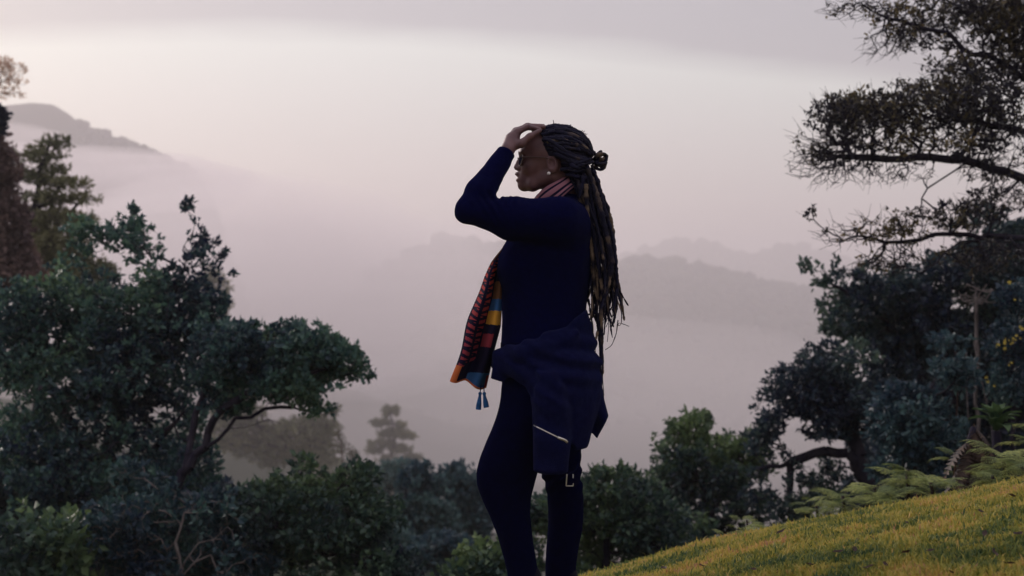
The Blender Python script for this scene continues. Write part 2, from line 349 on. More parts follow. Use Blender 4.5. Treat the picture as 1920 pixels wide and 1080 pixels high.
def tree(name, label, cat, base, limbs, lobes, n, leaf, seed, k=9, L=.06, W=.035, r0=.0022, bf=.35, bark='bark', pleaf=.85, step=.12, spread=1.0, up=.3, exp=2.35, group=None, thick=None, rtrunk=None, shell=.0, bright=(0, 1), twig=1.0, clump=0.0, gap=.38, jit=.10, sprig=0.0):
    rg = np.random.default_rng(seed)
    bx, by = base; root = np.array([bx, by, float(H(bx, by)) - .15])
    e = tag(empty(name, root), label, cat, group)
    att, lfa = lobes_pts(lobes, n, rg, shell)
    if clump > 0:      # open gaps: drop attractors where a noise field is low
        q = fbm(att[:, 0] / clump + seed, att[:, 1] / clump, att[:, 2] / clump * 1.3, s=seed, o=2); kq = q > np.quantile(q, gap); att = att[kq]; lfa = lfa[kq]
    paths = [np.array([root] + [at(*p) for p in limbs[0]])] + [np.array([at(*p) for p in l]) for l in limbs[1:]]
    P, par, n0, seq = grow(paths, att, bf, rg, step); lfn = np.concatenate([np.zeros(n0), lfa[seq]])
    N = len(P); child = np.zeros(N, int); order = np.argsort(-np.arange(N))
    acc = np.zeros(N)
    for i in order:      # a child always has a higher index than its parent
        a = acc[i] if acc[i] > 0 else r0 ** exp
        acc[i] = a
        if par[i] >= 0: acc[par[i]] += a; child[par[i]] += 1
    R = acc ** (1 / exp)
    if rtrunk: R = np.where(np.arange(N) < n0, R * (rtrunk / R[0]), np.minimum(R, rtrunk * .33))
    ed = np.where(par >= 0)[0]; A = P[par[ed]]; B = P[ed].copy(); rb = R[ed]; ra = np.minimum(R[par[ed]], rb * 1.25)
    main = ed < n0
    V, Q = tubes(A[main], B[main], ra[main], rb[main], 8); mesh('trunk', V - root, Q, M[bark], e)
    sm = ~main
    # thin wood, each piece bent once so that twigs are not straight
    Am, Bm = A[sm], B[sm]; mid = (Am + Bm) / 2 + rg.normal(0, jit, Am.shape) * np.linalg.norm(Bm - Am, axis=1, keepdims=True)
    rm = (ra[sm] + rb[sm]) / 2 * twig
    V, Q = tubes(np.vstack([Am, mid]), np.vstack([mid, Bm]), np.concatenate([ra[sm] * twig, rm]), np.concatenate([rm, rb[sm] * twig]), 4)
    if sprig > 0:      # fine straight shoots beyond the last forks
        tp = np.where((child == 0) & (np.arange(N) >= n0))[0]; 
        near_ = np.array([P[:n0][np.argmin(np.linalg.norm(P[:n0] - p, axis=1))] for p in P[tp]])
        dv = unit(unit(P[tp] - P[par[tp]]) * .4 + unit(P[tp] - near_) * .7 + np.array([-.35, 0, .10]) + rg.normal(0, .45, (len(tp), 3))); ln = sprig * rg.uniform(.4, 1.2, (len(tp), 1)); e1 = P[tp] + dv * ln
        V2, Q2 = tubes(P[tp], e1, np.full(len(tp), r0 * .85), np.full(len(tp), r0 * .45), 3); Q2 = Q2 + len(V); V = np.vstack([V, V2]); Q = np.vstack([Q, Q2])
    mesh('branches', V - root, Q, M[bark], e)['kind'] = 'stuff'
    # leaves round the outer nodes
    thin = np.where((R < r0 * 3.0) & (np.arange(N) >= n0) & (rg.random(N) < pleaf * lfn))[0]
    if len(thin) == 0: return e
    rep = np.repeat(thin, k); dr = P[rep] - P[par[rep]]; c = unit(dr) * .6 + unit(rg.normal(0, 1, (len(rep), 3))) * .9
    pos = P[rep] + unit(rg.normal(0, 1, (len(rep), 3))) * (rg.random(len(rep)) ** .5 * L * .7 * spread)[:, None]
    V, T = leaves(pos, c, L, W, rg, up)
    node_r = np.clip(.5 + fbm(P[:, 0] / (L * 9), P[:, 1] / (L * 9), P[:, 2] / (L * 9), s=seed, o=2) * 2.4, 0, 1)
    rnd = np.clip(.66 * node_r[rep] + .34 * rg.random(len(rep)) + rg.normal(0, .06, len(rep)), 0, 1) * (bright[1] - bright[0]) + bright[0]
    o = mesh('crown', V - root, T, M[leaf] if isinstance(leaf, str) else leaf, e, smooth=False, attrs={'rnd': ('FLOAT', 'FACE', np.repeat(rnd, 2))})
    o['kind'] = 'stuff'
    return e
# ---------------------------------------------------------------- trees and shrubs
def gx(px, Y): return (px - 960) / F * Y
# left: the big broadleaf tree
tree('broadleaf_tree', 'large dark green tree with rounded leafy crown filling the left side', 'tree', (gx(170, 16.5), 16.5),
     [[(175, 1150, 16.5), (190, 950, 16.4), (215, 780, 16.3), (250, 600, 16.2)], [(200, 900, 16.4), (110, 760, 16.2), (60, 660, 16)], [(215, 780, 16.3), (310, 620, 16), (340, 500, 16)], [(190, 940, 16.4), (300, 830, 15.8), (350, 760, 15.6)]],
     [(300, 470, 120, 75, 16.2, .7), (190, 455, 60, 45, 16.2, .5), (385, 440, 28, 14, 16.1, .25, .9), (330, 400, 30, 14, 16.1, .25, .8), (215, 560, 190, 90, 16.2, 1.0), (100, 580, 120, 70, 16.0, .9), (30, 650, 90, 90, 16, .9), (200, 680, 220, 100, 16, 1.1), (310, 600, 100, 80, 15.9, .8), (60, 800, 120, 110, 15.8, 1.0), (230, 820, 170, 100, 15.8, 1.0), (40, 960, 90, 90, 15.8, .9), (200, 960, 150, 90, 15.8, .9), (330, 880, 90, 50, 15.2, .6), (120, 900, 110, 60, 15.2, .7), (415, 525, 22, 40, 16, .3), (250, 398, 18, 14, 16.1, .2), (352, 384, 10, 10, 16.1, .12), (310, 372, 8, 8, 16.1, .1), (150, 425, 26, 20, 16.1, .25), (405, 580, 26, 30, 16, .3)],
     7200, 'leaf_left', 21, k=12, L=.066, W=.040, pleaf=.9, gap=.42, clump=.55, rtrunk=.10)
# left: the leaning tree with the bare dark limb
tree('leaning_tree', 'leaning tree with a bare dark limb and spreading leafy crown left of the woman', 'tree', (gx(240, 14.6), 14.6),
     [[(270, 1100, 14.6), (320, 930, 14.5), (350, 875, 14.4), (385, 835, 14.4), (425, 800, 14.3), (470, 795, 14.3), (527, 789, 14.3)], [(385, 835, 14.4), (410, 770, 14.3), (460, 735, 14.2), (540, 715, 14.2), (610, 690, 14.2)], [(425, 800, 14.3), (480, 765, 14.3), (570, 755, 14.3), (600, 775, 14.3)], [(350, 875, 14.4), (360, 780, 14.6), (400, 690, 14.6), (470, 650, 14.5)]],
     [(480, 655, 90, 55, 14.3, .55), (560, 650, 75, 48, 14.3, .5), (625, 680, 62, 42, 14.3, .4), (665, 712, 40, 22, 14.3, .3), (560, 715, 110, 40, 14.3, .5), (430, 720, 70, 60, 14.5, .5), (600, 765, 40, 16, 14.3, .25, .7), (400, 640, 40, 50, 14.6, .4), (530, 745, 60, 20, 14.3, .3, .15), (700, 728, 12, 6, 14.3, .1)],
     2800, 'leaf_left', 22, k=9, L=.06, W=.038, pleaf=.85, clump=.30, rtrunk=.046, bright=(.12, 1), bf=.25, gap=.34)
# left: undergrowth
tree('leafy_shrub', 'yellow-green leafy shrub below the leaning tree', 'shrub', (gx(560, 13), 13),
     [[(560, 1180, 13), (540, 1050, 13), (560, 980, 13)]],
     [(545, 880, 46, 34, 13, .4), (590, 925, 60, 40, 13, .5), (672, 892, 44, 30, 13.2, .4), (490, 950, 70, 50, 12.9, .6), (640, 970, 80, 55, 13, .6), (700, 970, 60, 60, 13.2, .5), (560, 1030, 130, 70, 12.9, .7), (700, 1060, 90, 50, 13, .6)],
     2400, 'leaf_lime', 23, k=9, L=.06, W=.038, clump=.30, bright=(0, .56))
tree('dark_shrub', 'dark shrub with pale bare stems under the big left tree', 'shrub', (gx(330, 12.4), 12.4),
     [[(330, 1180, 12.4), (335, 1040, 12.4), (340, 960, 12.4)], [(335, 1080, 12.4), (375, 1010, 12.4), (425, 985, 12.4)], [(335, 1080, 12.4), (395, 1040, 12.4), (410, 1075, 12.4)]],
     [(300, 950, 70, 60, 12.6, .6), (390, 905, 40, 46, 12.6, .4), (440, 970, 80, 60, 12.6, .5), (210, 1000, 90, 60, 12.7, .6), (240, 895, 34, 30, 12.7, .3), (380, 1060, 160, 50, 12.7, .6)],
     1700, 'leaf_left', 24, k=9, L=.062, W=.038, clump=.4, bark='bark_pale', rtrunk=.016, bright=(.06, .66))
tree('bright_shrub', 'bright yellow-green leafed shrub in the bottom left corner', 'shrub', (gx(90, 12.2), 12.2),
     [[(95, 1190, 12.2), (90, 1080, 12.2), (100, 1020, 12.2)]],
     [(60, 1000, 60, 40, 12.2, .4), (130, 1010, 50, 45, 12.2, .4), (40, 1060, 80, 50, 12.2, .5), (140, 1070, 70, 40, 12.2, .4), (20, 960, 40, 30, 12.3, .3)],
     500, 'leaf_lime', 25, k=8, L=.09, W=.055, bright=(.1, .85), clump=.3)
tree('low_shrub', 'low green shrub with light leaf tips beside the woman\'s bent knee', 'shrub', (gx(905, 11.5), 11.5),
     [[(905, 1200, 11.5), (900, 1110, 11.5), (905, 1060, 11.5)]],
     [(905, 1050, 45, 35, 11.5, .3), (950, 1040, 40, 40, 11.6, .3), (860, 1075, 50, 25, 11.5, .3), (930, 1090, 80, 40, 11.5, .4)],
     600, 'leaf_lime', 26, k=9, L=.06, W=.04, clump=.25, bright=(.05, .8))
# left edge: blurred tall trees further out
tree('tall_wispy_tree', 'tall olive tree with layered wispy foliage against the mist, upper left', 'tree', (gx(70, 40), 40),
     [[(75, 1000, 40), (70, 600, 40), (60, 420, 40), (75, 320, 40), (95, 268, 40)], [(65, 480, 40), (130, 400, 40), (165, 370, 40)], [(62, 420, 40), (110, 350, 40)]],
     [(100, 268, 32, 12, 40, .6), (75, 292, 50, 14, 40, .8), (110, 318, 28, 9, 40, .5), (60, 330, 40, 16, 40, .8), (120, 345, 55, 11, 40, .8), (90, 372, 50, 13, 40, .8), (155, 374, 35, 10, 40, .6), (80, 410, 60, 22, 40, 1.0), (140, 412, 40, 14, 40, .8), (90, 460, 80, 40, 40, 1.3), (130, 520, 90, 50, 40, 1.5)],
     2100, 'leaf_pale', 27, k=8, L=.13, W=.06, r0=.005, step=.3, rtrunk=.16, clump=.0)
tree('russet_tree', 'russet-brown leaved tree at the left edge, blurred', 'tree', (gx(-30, 33), 33),
     [[(-30, 1000, 33), (-25, 600, 33), (-10, 380, 33), (0, 290, 33)]],
     [(0, 340, 36, 60, 33, .7), (10, 430, 45, 70, 33, .8), (20, 520, 60, 60, 33, .9), (-40, 300, 60, 80, 33, 1)],
     1600, 'leaf_rust', 28, k=9, L=.13, W=.08, r0=.005, step=.3, rtrunk=.2)
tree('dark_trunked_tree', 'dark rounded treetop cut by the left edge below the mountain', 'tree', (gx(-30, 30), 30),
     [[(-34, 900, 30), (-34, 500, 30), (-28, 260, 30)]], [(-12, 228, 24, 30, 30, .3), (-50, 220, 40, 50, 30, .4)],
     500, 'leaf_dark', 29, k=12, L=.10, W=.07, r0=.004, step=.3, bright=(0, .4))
tree('sun_tinted_tree', 'pale treetop with sunrise amber painted into its leaves at the left edge', 'tree', (gx(-60, 55), 55),
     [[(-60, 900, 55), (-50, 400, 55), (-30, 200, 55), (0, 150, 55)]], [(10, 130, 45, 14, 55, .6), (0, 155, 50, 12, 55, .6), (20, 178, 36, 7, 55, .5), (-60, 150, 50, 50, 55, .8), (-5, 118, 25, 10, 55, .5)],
     520, 'leaf_sun_tint', 30, k=3, L=.15, W=.08, r0=.004, step=.4, bark='bark_red')
tree('olive_tree', 'hazy olive-green tree behind the bare limb of the leaning tree', 'tree', (gx(560, 220), 220),
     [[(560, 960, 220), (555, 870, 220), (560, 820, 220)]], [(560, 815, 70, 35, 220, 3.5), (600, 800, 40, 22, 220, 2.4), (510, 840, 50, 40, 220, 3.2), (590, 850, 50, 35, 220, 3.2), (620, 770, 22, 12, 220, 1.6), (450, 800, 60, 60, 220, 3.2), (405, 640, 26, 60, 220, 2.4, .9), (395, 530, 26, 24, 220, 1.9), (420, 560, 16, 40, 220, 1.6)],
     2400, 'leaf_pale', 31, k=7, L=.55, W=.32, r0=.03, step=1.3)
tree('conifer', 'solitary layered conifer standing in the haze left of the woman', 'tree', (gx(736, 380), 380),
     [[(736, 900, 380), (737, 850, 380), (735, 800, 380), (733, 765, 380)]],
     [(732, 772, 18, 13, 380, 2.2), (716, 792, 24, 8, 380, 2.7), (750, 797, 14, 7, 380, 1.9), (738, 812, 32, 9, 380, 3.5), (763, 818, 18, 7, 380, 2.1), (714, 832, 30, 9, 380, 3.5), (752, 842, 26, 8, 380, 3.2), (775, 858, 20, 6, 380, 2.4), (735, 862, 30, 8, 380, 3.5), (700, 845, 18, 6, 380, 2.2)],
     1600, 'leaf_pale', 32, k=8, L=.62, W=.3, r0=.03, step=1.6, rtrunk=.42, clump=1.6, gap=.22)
tree('bare_sapling', 'thin pale sapling in the haze between olive tree and conifer', 'tree', (gx(640, 150), 150),
     [[(640, 930, 150), (640, 850, 150), (636, 812, 150)]], [(636, 815, 10, 16, 150, .5), (640, 840, 14, 14, 150, .5), (662, 848, 9, 9, 150, .5)], 160, 'leaf_olive', 33, k=2, L=.3, W=.15, r0=.012, step=.6, bark='bark_red')
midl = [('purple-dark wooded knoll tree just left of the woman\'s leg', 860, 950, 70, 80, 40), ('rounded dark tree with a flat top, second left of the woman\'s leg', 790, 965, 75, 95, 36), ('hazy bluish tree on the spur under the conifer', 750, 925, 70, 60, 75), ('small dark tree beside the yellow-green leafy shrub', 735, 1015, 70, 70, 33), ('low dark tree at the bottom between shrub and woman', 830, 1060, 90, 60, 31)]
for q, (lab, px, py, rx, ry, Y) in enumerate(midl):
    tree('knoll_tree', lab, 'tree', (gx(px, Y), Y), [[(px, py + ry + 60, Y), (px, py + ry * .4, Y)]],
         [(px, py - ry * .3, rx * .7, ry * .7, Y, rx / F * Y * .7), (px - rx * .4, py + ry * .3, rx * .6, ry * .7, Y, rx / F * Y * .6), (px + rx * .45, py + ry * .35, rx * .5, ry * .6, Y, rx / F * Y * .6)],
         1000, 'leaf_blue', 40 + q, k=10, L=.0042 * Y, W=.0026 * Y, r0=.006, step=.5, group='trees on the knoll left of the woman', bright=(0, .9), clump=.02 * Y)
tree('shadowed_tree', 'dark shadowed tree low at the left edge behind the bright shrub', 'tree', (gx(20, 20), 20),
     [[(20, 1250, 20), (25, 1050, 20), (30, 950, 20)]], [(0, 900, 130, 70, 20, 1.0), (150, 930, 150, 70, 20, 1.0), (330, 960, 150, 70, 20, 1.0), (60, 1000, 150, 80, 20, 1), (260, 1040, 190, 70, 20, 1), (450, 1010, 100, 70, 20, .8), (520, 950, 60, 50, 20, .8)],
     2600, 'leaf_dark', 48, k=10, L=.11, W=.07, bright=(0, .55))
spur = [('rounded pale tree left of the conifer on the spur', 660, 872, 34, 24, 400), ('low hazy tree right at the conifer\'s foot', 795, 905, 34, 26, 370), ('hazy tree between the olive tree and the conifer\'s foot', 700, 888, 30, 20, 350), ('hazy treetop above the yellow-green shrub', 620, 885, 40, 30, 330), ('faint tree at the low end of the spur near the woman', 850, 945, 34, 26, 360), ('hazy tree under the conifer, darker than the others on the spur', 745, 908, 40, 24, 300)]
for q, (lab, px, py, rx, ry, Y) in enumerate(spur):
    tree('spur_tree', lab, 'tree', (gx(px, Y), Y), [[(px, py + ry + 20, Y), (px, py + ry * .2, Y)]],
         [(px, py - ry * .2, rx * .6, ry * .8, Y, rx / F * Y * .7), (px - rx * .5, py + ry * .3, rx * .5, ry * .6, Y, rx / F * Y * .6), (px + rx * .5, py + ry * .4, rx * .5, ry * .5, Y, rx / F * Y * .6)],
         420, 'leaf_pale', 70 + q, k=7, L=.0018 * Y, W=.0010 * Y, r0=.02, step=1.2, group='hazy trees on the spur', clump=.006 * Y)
# right: thicket behind the lawn
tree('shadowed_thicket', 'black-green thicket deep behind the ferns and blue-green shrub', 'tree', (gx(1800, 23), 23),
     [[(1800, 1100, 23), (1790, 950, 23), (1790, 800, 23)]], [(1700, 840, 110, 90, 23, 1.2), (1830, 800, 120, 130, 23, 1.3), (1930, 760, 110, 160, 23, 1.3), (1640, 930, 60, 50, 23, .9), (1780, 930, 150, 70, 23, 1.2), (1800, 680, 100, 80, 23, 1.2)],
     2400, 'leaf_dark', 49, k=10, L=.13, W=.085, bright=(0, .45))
tree('leafy_bush', 'broad green bush behind the woman\'s legs at the lawn edge', 'shrub', (gx(1120, 15), 15),
     [[(1120, 1250, 15), (1130, 1100, 15), (1140, 1000, 15)]],
     [(1150, 930, 75, 55, 15, .6), (1060, 960, 60, 50, 15, .6), (1000, 1000, 60, 70, 15.2, .6), (1200, 960, 70, 70, 15, .6), (1120, 1010, 110, 70, 15, .7), (1250, 1010, 90, 70, 15, .7), (1040, 1070, 90, 60, 15, .6), (1170, 1070, 100, 50, 15, .6), (1120, 885, 25, 14, 15, .3), (1200, 890, 22, 14, 15, .3)],
     3000, 'leaf_lime', 51, k=10, L=.065, W=.042, clump=.4, bright=(0, .8))
tree('twiggy_tree', 'green tree with twiggy top standing over the broad bush', 'tree', (gx(1330, 19), 19),
     [[(1330, 1200, 19), (1325, 1000, 19), (1320, 900, 19)], [(1325, 980, 19), (1380, 880, 19), (1400, 800, 19)]],
     [(1300, 800, 60, 28, 19, .6), (1370, 810, 60, 40, 19, .6), (1270, 850, 60, 45, 19, .7), (1350, 870, 90, 60, 19, .9), (1260, 910, 60, 50, 19, .7), (1350, 950, 100, 60, 19, .9), (1230, 880, 22, 16, 19, .3), (1380, 778, 30, 16, 19, .3, .15), (1410, 860, 40, 60, 19, .5, .6), (1300, 1000, 90, 40, 19, .6)],
     2600, 'leaf_lime', 52, k=9, L=.075, W=.045, clump=.5, bright=(0, .7))
tree('arching_tree', 'dark tree with an arching trunk over a gap of pale mist', 'tree', (gx(1640, 16.5), 16.5),
     [[(1650, 1000, 16.5), (1630, 900, 16.5), (1608, 858, 16.5), (1575, 838, 16.5), (1530, 843, 16.5), (1480, 872, 16.5), (1420, 880, 16.5)], [(1630, 900, 16.5), (1610, 830, 16.6), (1560, 812, 16.6), (1500, 808, 16.6)], [(1608, 858, 16.5), (1590, 780, 16.6), (1540, 720, 16.6)], [(1480, 872, 16.5), (1485, 940, 16.5), (1480, 1000, 16.4)]],
     [(1570, 680, 75, 50, 16.6, .6), (1500, 730, 70, 50, 16.6, .6), (1590, 740, 90, 55, 16.6, .7), (1460, 770, 48, 45, 16.5, .5), (1540, 790, 100, 35, 16.5, .6), (1440, 830, 50, 40, 16.5, .5, .7), (1640, 760, 60, 60, 16.7, .6), (1500, 920, 40, 60, 16.4, .3, .8), (1560, 900, 30, 60, 16.6, .3, .5), (1430, 930, 40, 70, 16.5, .3, .6), (1460, 965, 50, 40, 16.4, .4, .9), (1530, 950, 60, 40, 16.4, .4, .9), (1560, 660, 22, 20, 16.6, .2)],
     2700, 'leaf_dark', 53, k=9, L=.065, W=.038, clump=.35, rtrunk=.085, bright=(0, .8))
tree('thicket_tree', 'tall dense dark tree filling the right side below the overhanging limbs', 'tree', (gx(1800, 18.5), 18.5),
     [[(1800, 1050, 18.5), (1790, 850, 18.5), (1770, 680, 18.5), (1780, 520, 18.5)], [(1790, 850, 18.5), (1720, 690, 18.4), (1650, 580, 18.3), (1560, 530, 18.2)], [(1770, 720, 18.5), (1860, 560, 18.5)]],
     [(1560, 515, 55, 25, 18.2, .5, .9), (1640, 540, 80, 45, 18.3, .7), (1600, 590, 70, 50, 18.3, .7), (1700, 600, 110, 70, 18.4, .9), (1640, 650, 70, 50, 18.4, .8, .9), (1790, 560, 120, 90, 18.5, 1.1), (1880, 520, 90, 110, 18.5, 1.1), (1740, 700, 120, 80, 18.5, 1.0), (1870, 690, 110, 110, 18.5, 1.1), (1850, 440, 80, 50, 18.4, .8), (1520, 500, 22, 12, 18.2, .2), (1800, 820, 150, 70, 18.5, 1.0), (1930, 800, 80, 120, 18.5, 1.0)],
     5200, 'leaf_dark', 54, k=10, L=.085, W=.05, clump=.45, rtrunk=.13, bright=(0, .75))
tree('blue_green_shrub', 'blue-green shrub in front of the dense dark trees at right', 'shrub', (gx(1720, 14.0), 14.0),
     [[(1720, 1050, 14), (1715, 900, 14), (1720, 830, 14)]],
     [(1710, 770, 70, 45, 14, .5), (1680, 820, 55, 45, 14, .5), (1750, 820, 70, 50, 14, .5), (1710, 870, 80, 40, 14, .5), (1690, 735, 30, 16, 14, .3), (1770, 640, 36, 8, 14, .4), (1790, 700, 40, 30, 14.2, .4)],
     1500, 'leaf_blue', 55, k=10, L=.075, W=.036, clump=.3, up=-.1, bright=(.1, 1))
tree('overhanging_tree', 'large tree with dark limbs and fine twigs reaching in from the right edge', 'tree', (gx(2080, 13.2), 13.2),
     [[(2080, 900, 13.2), (2060, 600, 13.2), (2020, 330, 13.2), (1960, 180, 13.2), (1914, 134, 13.2), (1886, 120, 13.1), (1817, 88, 13), (1761, 65, 13), (1701, 42, 13), (1640, 20, 13)],
      [(1950, 170, 13.2), (1920, 106, 13.2), (1863, 55, 13.2), (1817, 28, 13.2), (1740, -20, 13.2)],
      [(2030, 380, 13.2), (1920, 331, 13.1), (1870, 318, 13), (1817, 301, 12.9), (1770, 294, 12.9), (1678, 296, 12.9), (1600, 290, 12.9)],
      [(1817, 301, 12.9), (1790, 316, 12.9), (1743, 356, 12.9), (1718, 374, 12.9)],
      [(2050, 520, 13.2), (1920, 437, 13.1), (1850, 445, 13), (1793, 449, 13), (1761, 472, 13), (1730, 510, 13)], [(1850, 445, 13), (1760, 440, 13), (1660, 462, 13), (1600, 440, 13)],
      [(2000, 280, 13.2), (1920, 240, 13.1), (1850, 235, 13.1), (1780, 225, 13)]],
     [(1790, 40, 150, 55, 13.1, .7), (1900, 90, 90, 90, 13.2, .7), (1870, 10, 90, 50, 13.2, .7), (1640, 15, 100, 22, 13, .4, .12), (1690, 70, 80, 22, 13, .4, .12), (1790, 130, 70, 30, 13, .5, .4), (1660, 95, 50, 12, 13, .3, .0),
      (1730, 200, 150, 48, 13, .7), (1610, 225, 90, 50, 12.9, .6), (1560, 215, 45, 40, 12.9, .4), (1850, 210, 90, 60, 13.1, .7, .8), (1800, 165, 50, 30, 13, .5), (1640, 275, 130, 40, 12.9, .6, .5), (1760, 265, 110, 40, 12.9, .6, .4), (1560, 310, 80, 40, 12.9, .5, .06), (1650, 325, 110, 22, 12.9, .5, .05), (1520, 270, 40, 40, 12.9, .3, .1), (1860, 290, 80, 60, 13, .5, .3), (1880, 370, 60, 30, 13, .5, .4),
      (1650, 425, 60, 35, 13, .4, .6), (1740, 420, 70, 34, 13, .4, .7), (1700, 480, 80, 28, 13, .4, .25), (1820, 400, 70, 30, 13, .4, .7), (1575, 440, 45, 26, 13, .3, .08), (1520, 400, 12, 16, 13, .12, 1), (1850, 480, 90, 40, 13, .5, .7), (1640, 500, 60, 20, 13, .3, .3)],
     11500, 'leaf_bronze', 56, k=5, L=.042, W=.024, r0=.0021, clump=.22, rtrunk=.06, bf=.28, jit=.05, sprig=.10, gap=.28, bright=(0, .95), exp=2.1, pleaf=.62)
tree('dead_snag', 'pale bare dead branches in front of the dark thicket at right', 'tree', (gx(1832, 15.2), 15.2),
     [[(1832, 1050, 15.2), (1834, 800, 15.2), (1832, 640, 15.2), (1830, 565, 15.2)]], [(1830, 552, 42, 22, 15.2, .3, 0), (1850, 565, 25, 10, 15.2, .2, 0), (1805, 560, 22, 12, 15.2, .2, 0)],
     60, 'leaf_dark', 57, k=1, L=.03, W=.02, r0=.0045, bark='bark_pale', rtrunk=.016, bf=.5)
e = tree('flowering_shrub', 'shrub with small yellow flowers at the right edge', 'shrub', (gx(1905, 15.0), 15.0),
     [[(1905, 1000, 15), (1900, 820, 15), (1895, 700, 15)]], [(1895, 640, 40, 40, 15, .4), (1900, 560, 30, 30, 15, .3), (1890, 720, 36, 40, 15, .3)],
     420, 'leaf_blue', 58, k=8, L=.06, W=.035)
def flowers(e, spots, seed):
    rg = np.random.default_rng(seed); root = np.array(e.location); me = None
    for (px, py, Y, n) in spots:
        for q in range(n):
            c = at(px, py, Y) + rg.normal(0, 1, 3) * np.array([.028, .02, .014])
            if me is None:
                a = np.arange(5) * 1.2566; V = np.concatenate([[[0, 0, 0]]] + [np.array([[math.cos(t - .4) * .011, math.sin(t - .4) * .011, .004], [math.cos(t) * .02, math.sin(t) * .02, .007], [math.cos(t + .4) * .011, math.sin(t + .4) * .011, .004]]) for t in a])
                T = np.concatenate([np.array([[0, 1 + 3 * k, 2 + 3 * k], [0, 2 + 3 * k, 3 + 3 * k]]) for k in range(5)])
                o = mesh('flower', V, T, M['petal'], e, smooth=False, attrs={'rnd': ('FLOAT', 'FACE', rg.random(len(T)))}); me = o.data
            else: o = link(bpy.data.objects.new('flower', me), e)
            o.location = c - root; o.rotation_euler = (rg.uniform(.5, 1.6), rg.normal(0, .4), rg.normal(0, .5)); o.scale = (rg.uniform(.6, 1.0),) * 3
flowers(e, [(1888, 642, 14.4, 6), (1905, 635, 14.4, 5), (1912, 617, 14.4, 5), (1880, 650, 14.4, 4), (1895, 530, 14.4, 4), (1893, 685, 14.4, 2), (1855, 712, 14.3, 2), (1852, 727, 14.3, 1), (1912, 565, 14.4, 2)], 4)

# far woods and hamlets across the valley
def far_wood(i, px0, px1, n, size, seed, label, crest=.5):
    Yr, w, _ = RIDGES[i]; rg = np.random.default_rng(seed); V0, F0 = ICO1; VV = []; FF = []; RR = []
    px = rg.uniform(px0, px1, n); dy = np.where(rg.random(n) < crest, rg.normal(0, w * .05, n), -np.abs(rg.normal(0, w * .7, n))); Y = Yr + dy; X = (px - 960) / F * Y; Z = H(X, Y)
    s = size * rg.uniform(.5, 1.3, n) * (1 + 1.0 * (rg.random(n) < .06))
    V = V0[None] * (s[:, None, None] * np.array([1, 1, .85])) * rg.uniform(.7, 1.25, (n, len(V0), 1)) + np.stack([X, Y, Z + s * .45], -1)[:, None]
    Fs = (np.arange(n)[:, None, None] * len(V0) + F0[None]).reshape(-1, 3)
    o = mesh('far_wood', V.reshape(-1, 3), Fs, M['far_leaf'], smooth=False, attrs={'rnd': ('FLOAT', 'FACE', np.repeat(rg.random(n), len(F0)))})
    return tag(o, label, 'wood', kind='stuff')
far_wood(2, 150, 460, 1500, 3.6, 61, 'dark woodland on the slope of the left mountain')
far_wood(3, 700, 1150, 1200, 9, 62, 'faint woodland on the small hill tops behind the woman\'s chest')
far_wood(4, 1050, 1950, 3800, 7.5, 63, 'hazy woodland on the nearer hill right of the woman')
far_wood(5, 1050, 1950, 1800, 12, 64, 'faint woodland on the farthest hill at right')
M['wall'] = noise_mat('wall', [(.3, (.62, .58, .55)), (.7, (.78, .75, .72))], .4)
M['roof'] = noise_mat('roof', [(.3, (.40, .26, .22)), (.7, (.55, .42, .38))], .5)
def house(px, py, Y, w, d, h, rz, label):
    X = gx(px, Y); z = float(H(X, Y)); e = tag(empty('house', (X, Y, z)), label, 'house', 'houses in the misty valley'); e.rotation_euler.z = rz
    V, Q = box_vf((-w / 2, -d / 2, -2), (w / 2, d / 2, h)); mesh('wall', V, Q, M['wall'], e, smooth=False)
    V = np.array([[-w * .56, -d * .6, h - .2], [w * .56, -d * .6, h - .2], [w * .56, d * .6, h - .2], [-w * .56, d * .6, h - .2], [-w * .56, 0, h + d * .35], [w * .56, 0, h + d * .35]])
    mesh('roof', V, [np.array([[0, 1, 5, 4], [2, 3, 4, 5], [3, 2, 1, 0]]), np.array([[0, 4, 3], [1, 2, 5]])], M['roof'], e, smooth=False)
hs = [(855, 1250, 22, 'pale house in the haze left of the woman\'s thigh'), (873, 1180, 16, 'small pale house touching the woman\'s thigh in the haze'), (838, 1320, 19, 'pale house lowest in the haze above the knoll trees'), (1150, 1300, 20, 'pale house in the haze below the jacket\'s pointed hem'), (1178, 1380, 18, 'faint house right of the jacket hem in the valley'), (1205, 1240, 19, 'pale house nearest above the twiggy tree')]
for q, (px, Y, w, lab) in enumerate(hs): house(px, 0, Y, w, w * .7, 7, q * .7, lab)
# ---------------------------------------------------------------- the woman
def W(px, py, dy=0.0):
    """point of the figure: photo pixel and distance behind (+) or before (-) the plane she stands in"""
    return at(px, py, 6.0 + dy)
PM = 520.0
def smin(a, b, k):
    h = np.clip(.5 + .5 * (b - a) / k, 0, 1); return b + (a - b) * h - k * h * (1 - h)
def smax(a, b, k): return -smin(-a, -b, k)
def cone(P, a, b, ra, rb, sy=1.0):
    """tapered capsule; sy squeezes it across the viewing direction"""
    a = np.asarray(a, float); b = np.asarray(b, float)
    if sy != 1.0: S = np.array([1, 1 / sy, 1]); P = P * S; a = a * S; b = b * S
    ba = b - a; t = np.clip(((P - a) @ ba) / (ba @ ba), 0, 1)
    return (np.linalg.norm(P - a - t[:, None] * ba, axis=1) - (ra + (rb - ra) * t)) * min(1.0, sy)
def chain(P, pts, rs, k=.015, sy=1.0):
    d = None
    for i in range(len(pts) - 1):
        c = cone(P, pts[i], pts[i + 1], rs[i], rs[i + 1], sy); d = c if d is None else smin(d, c, k)
    return d
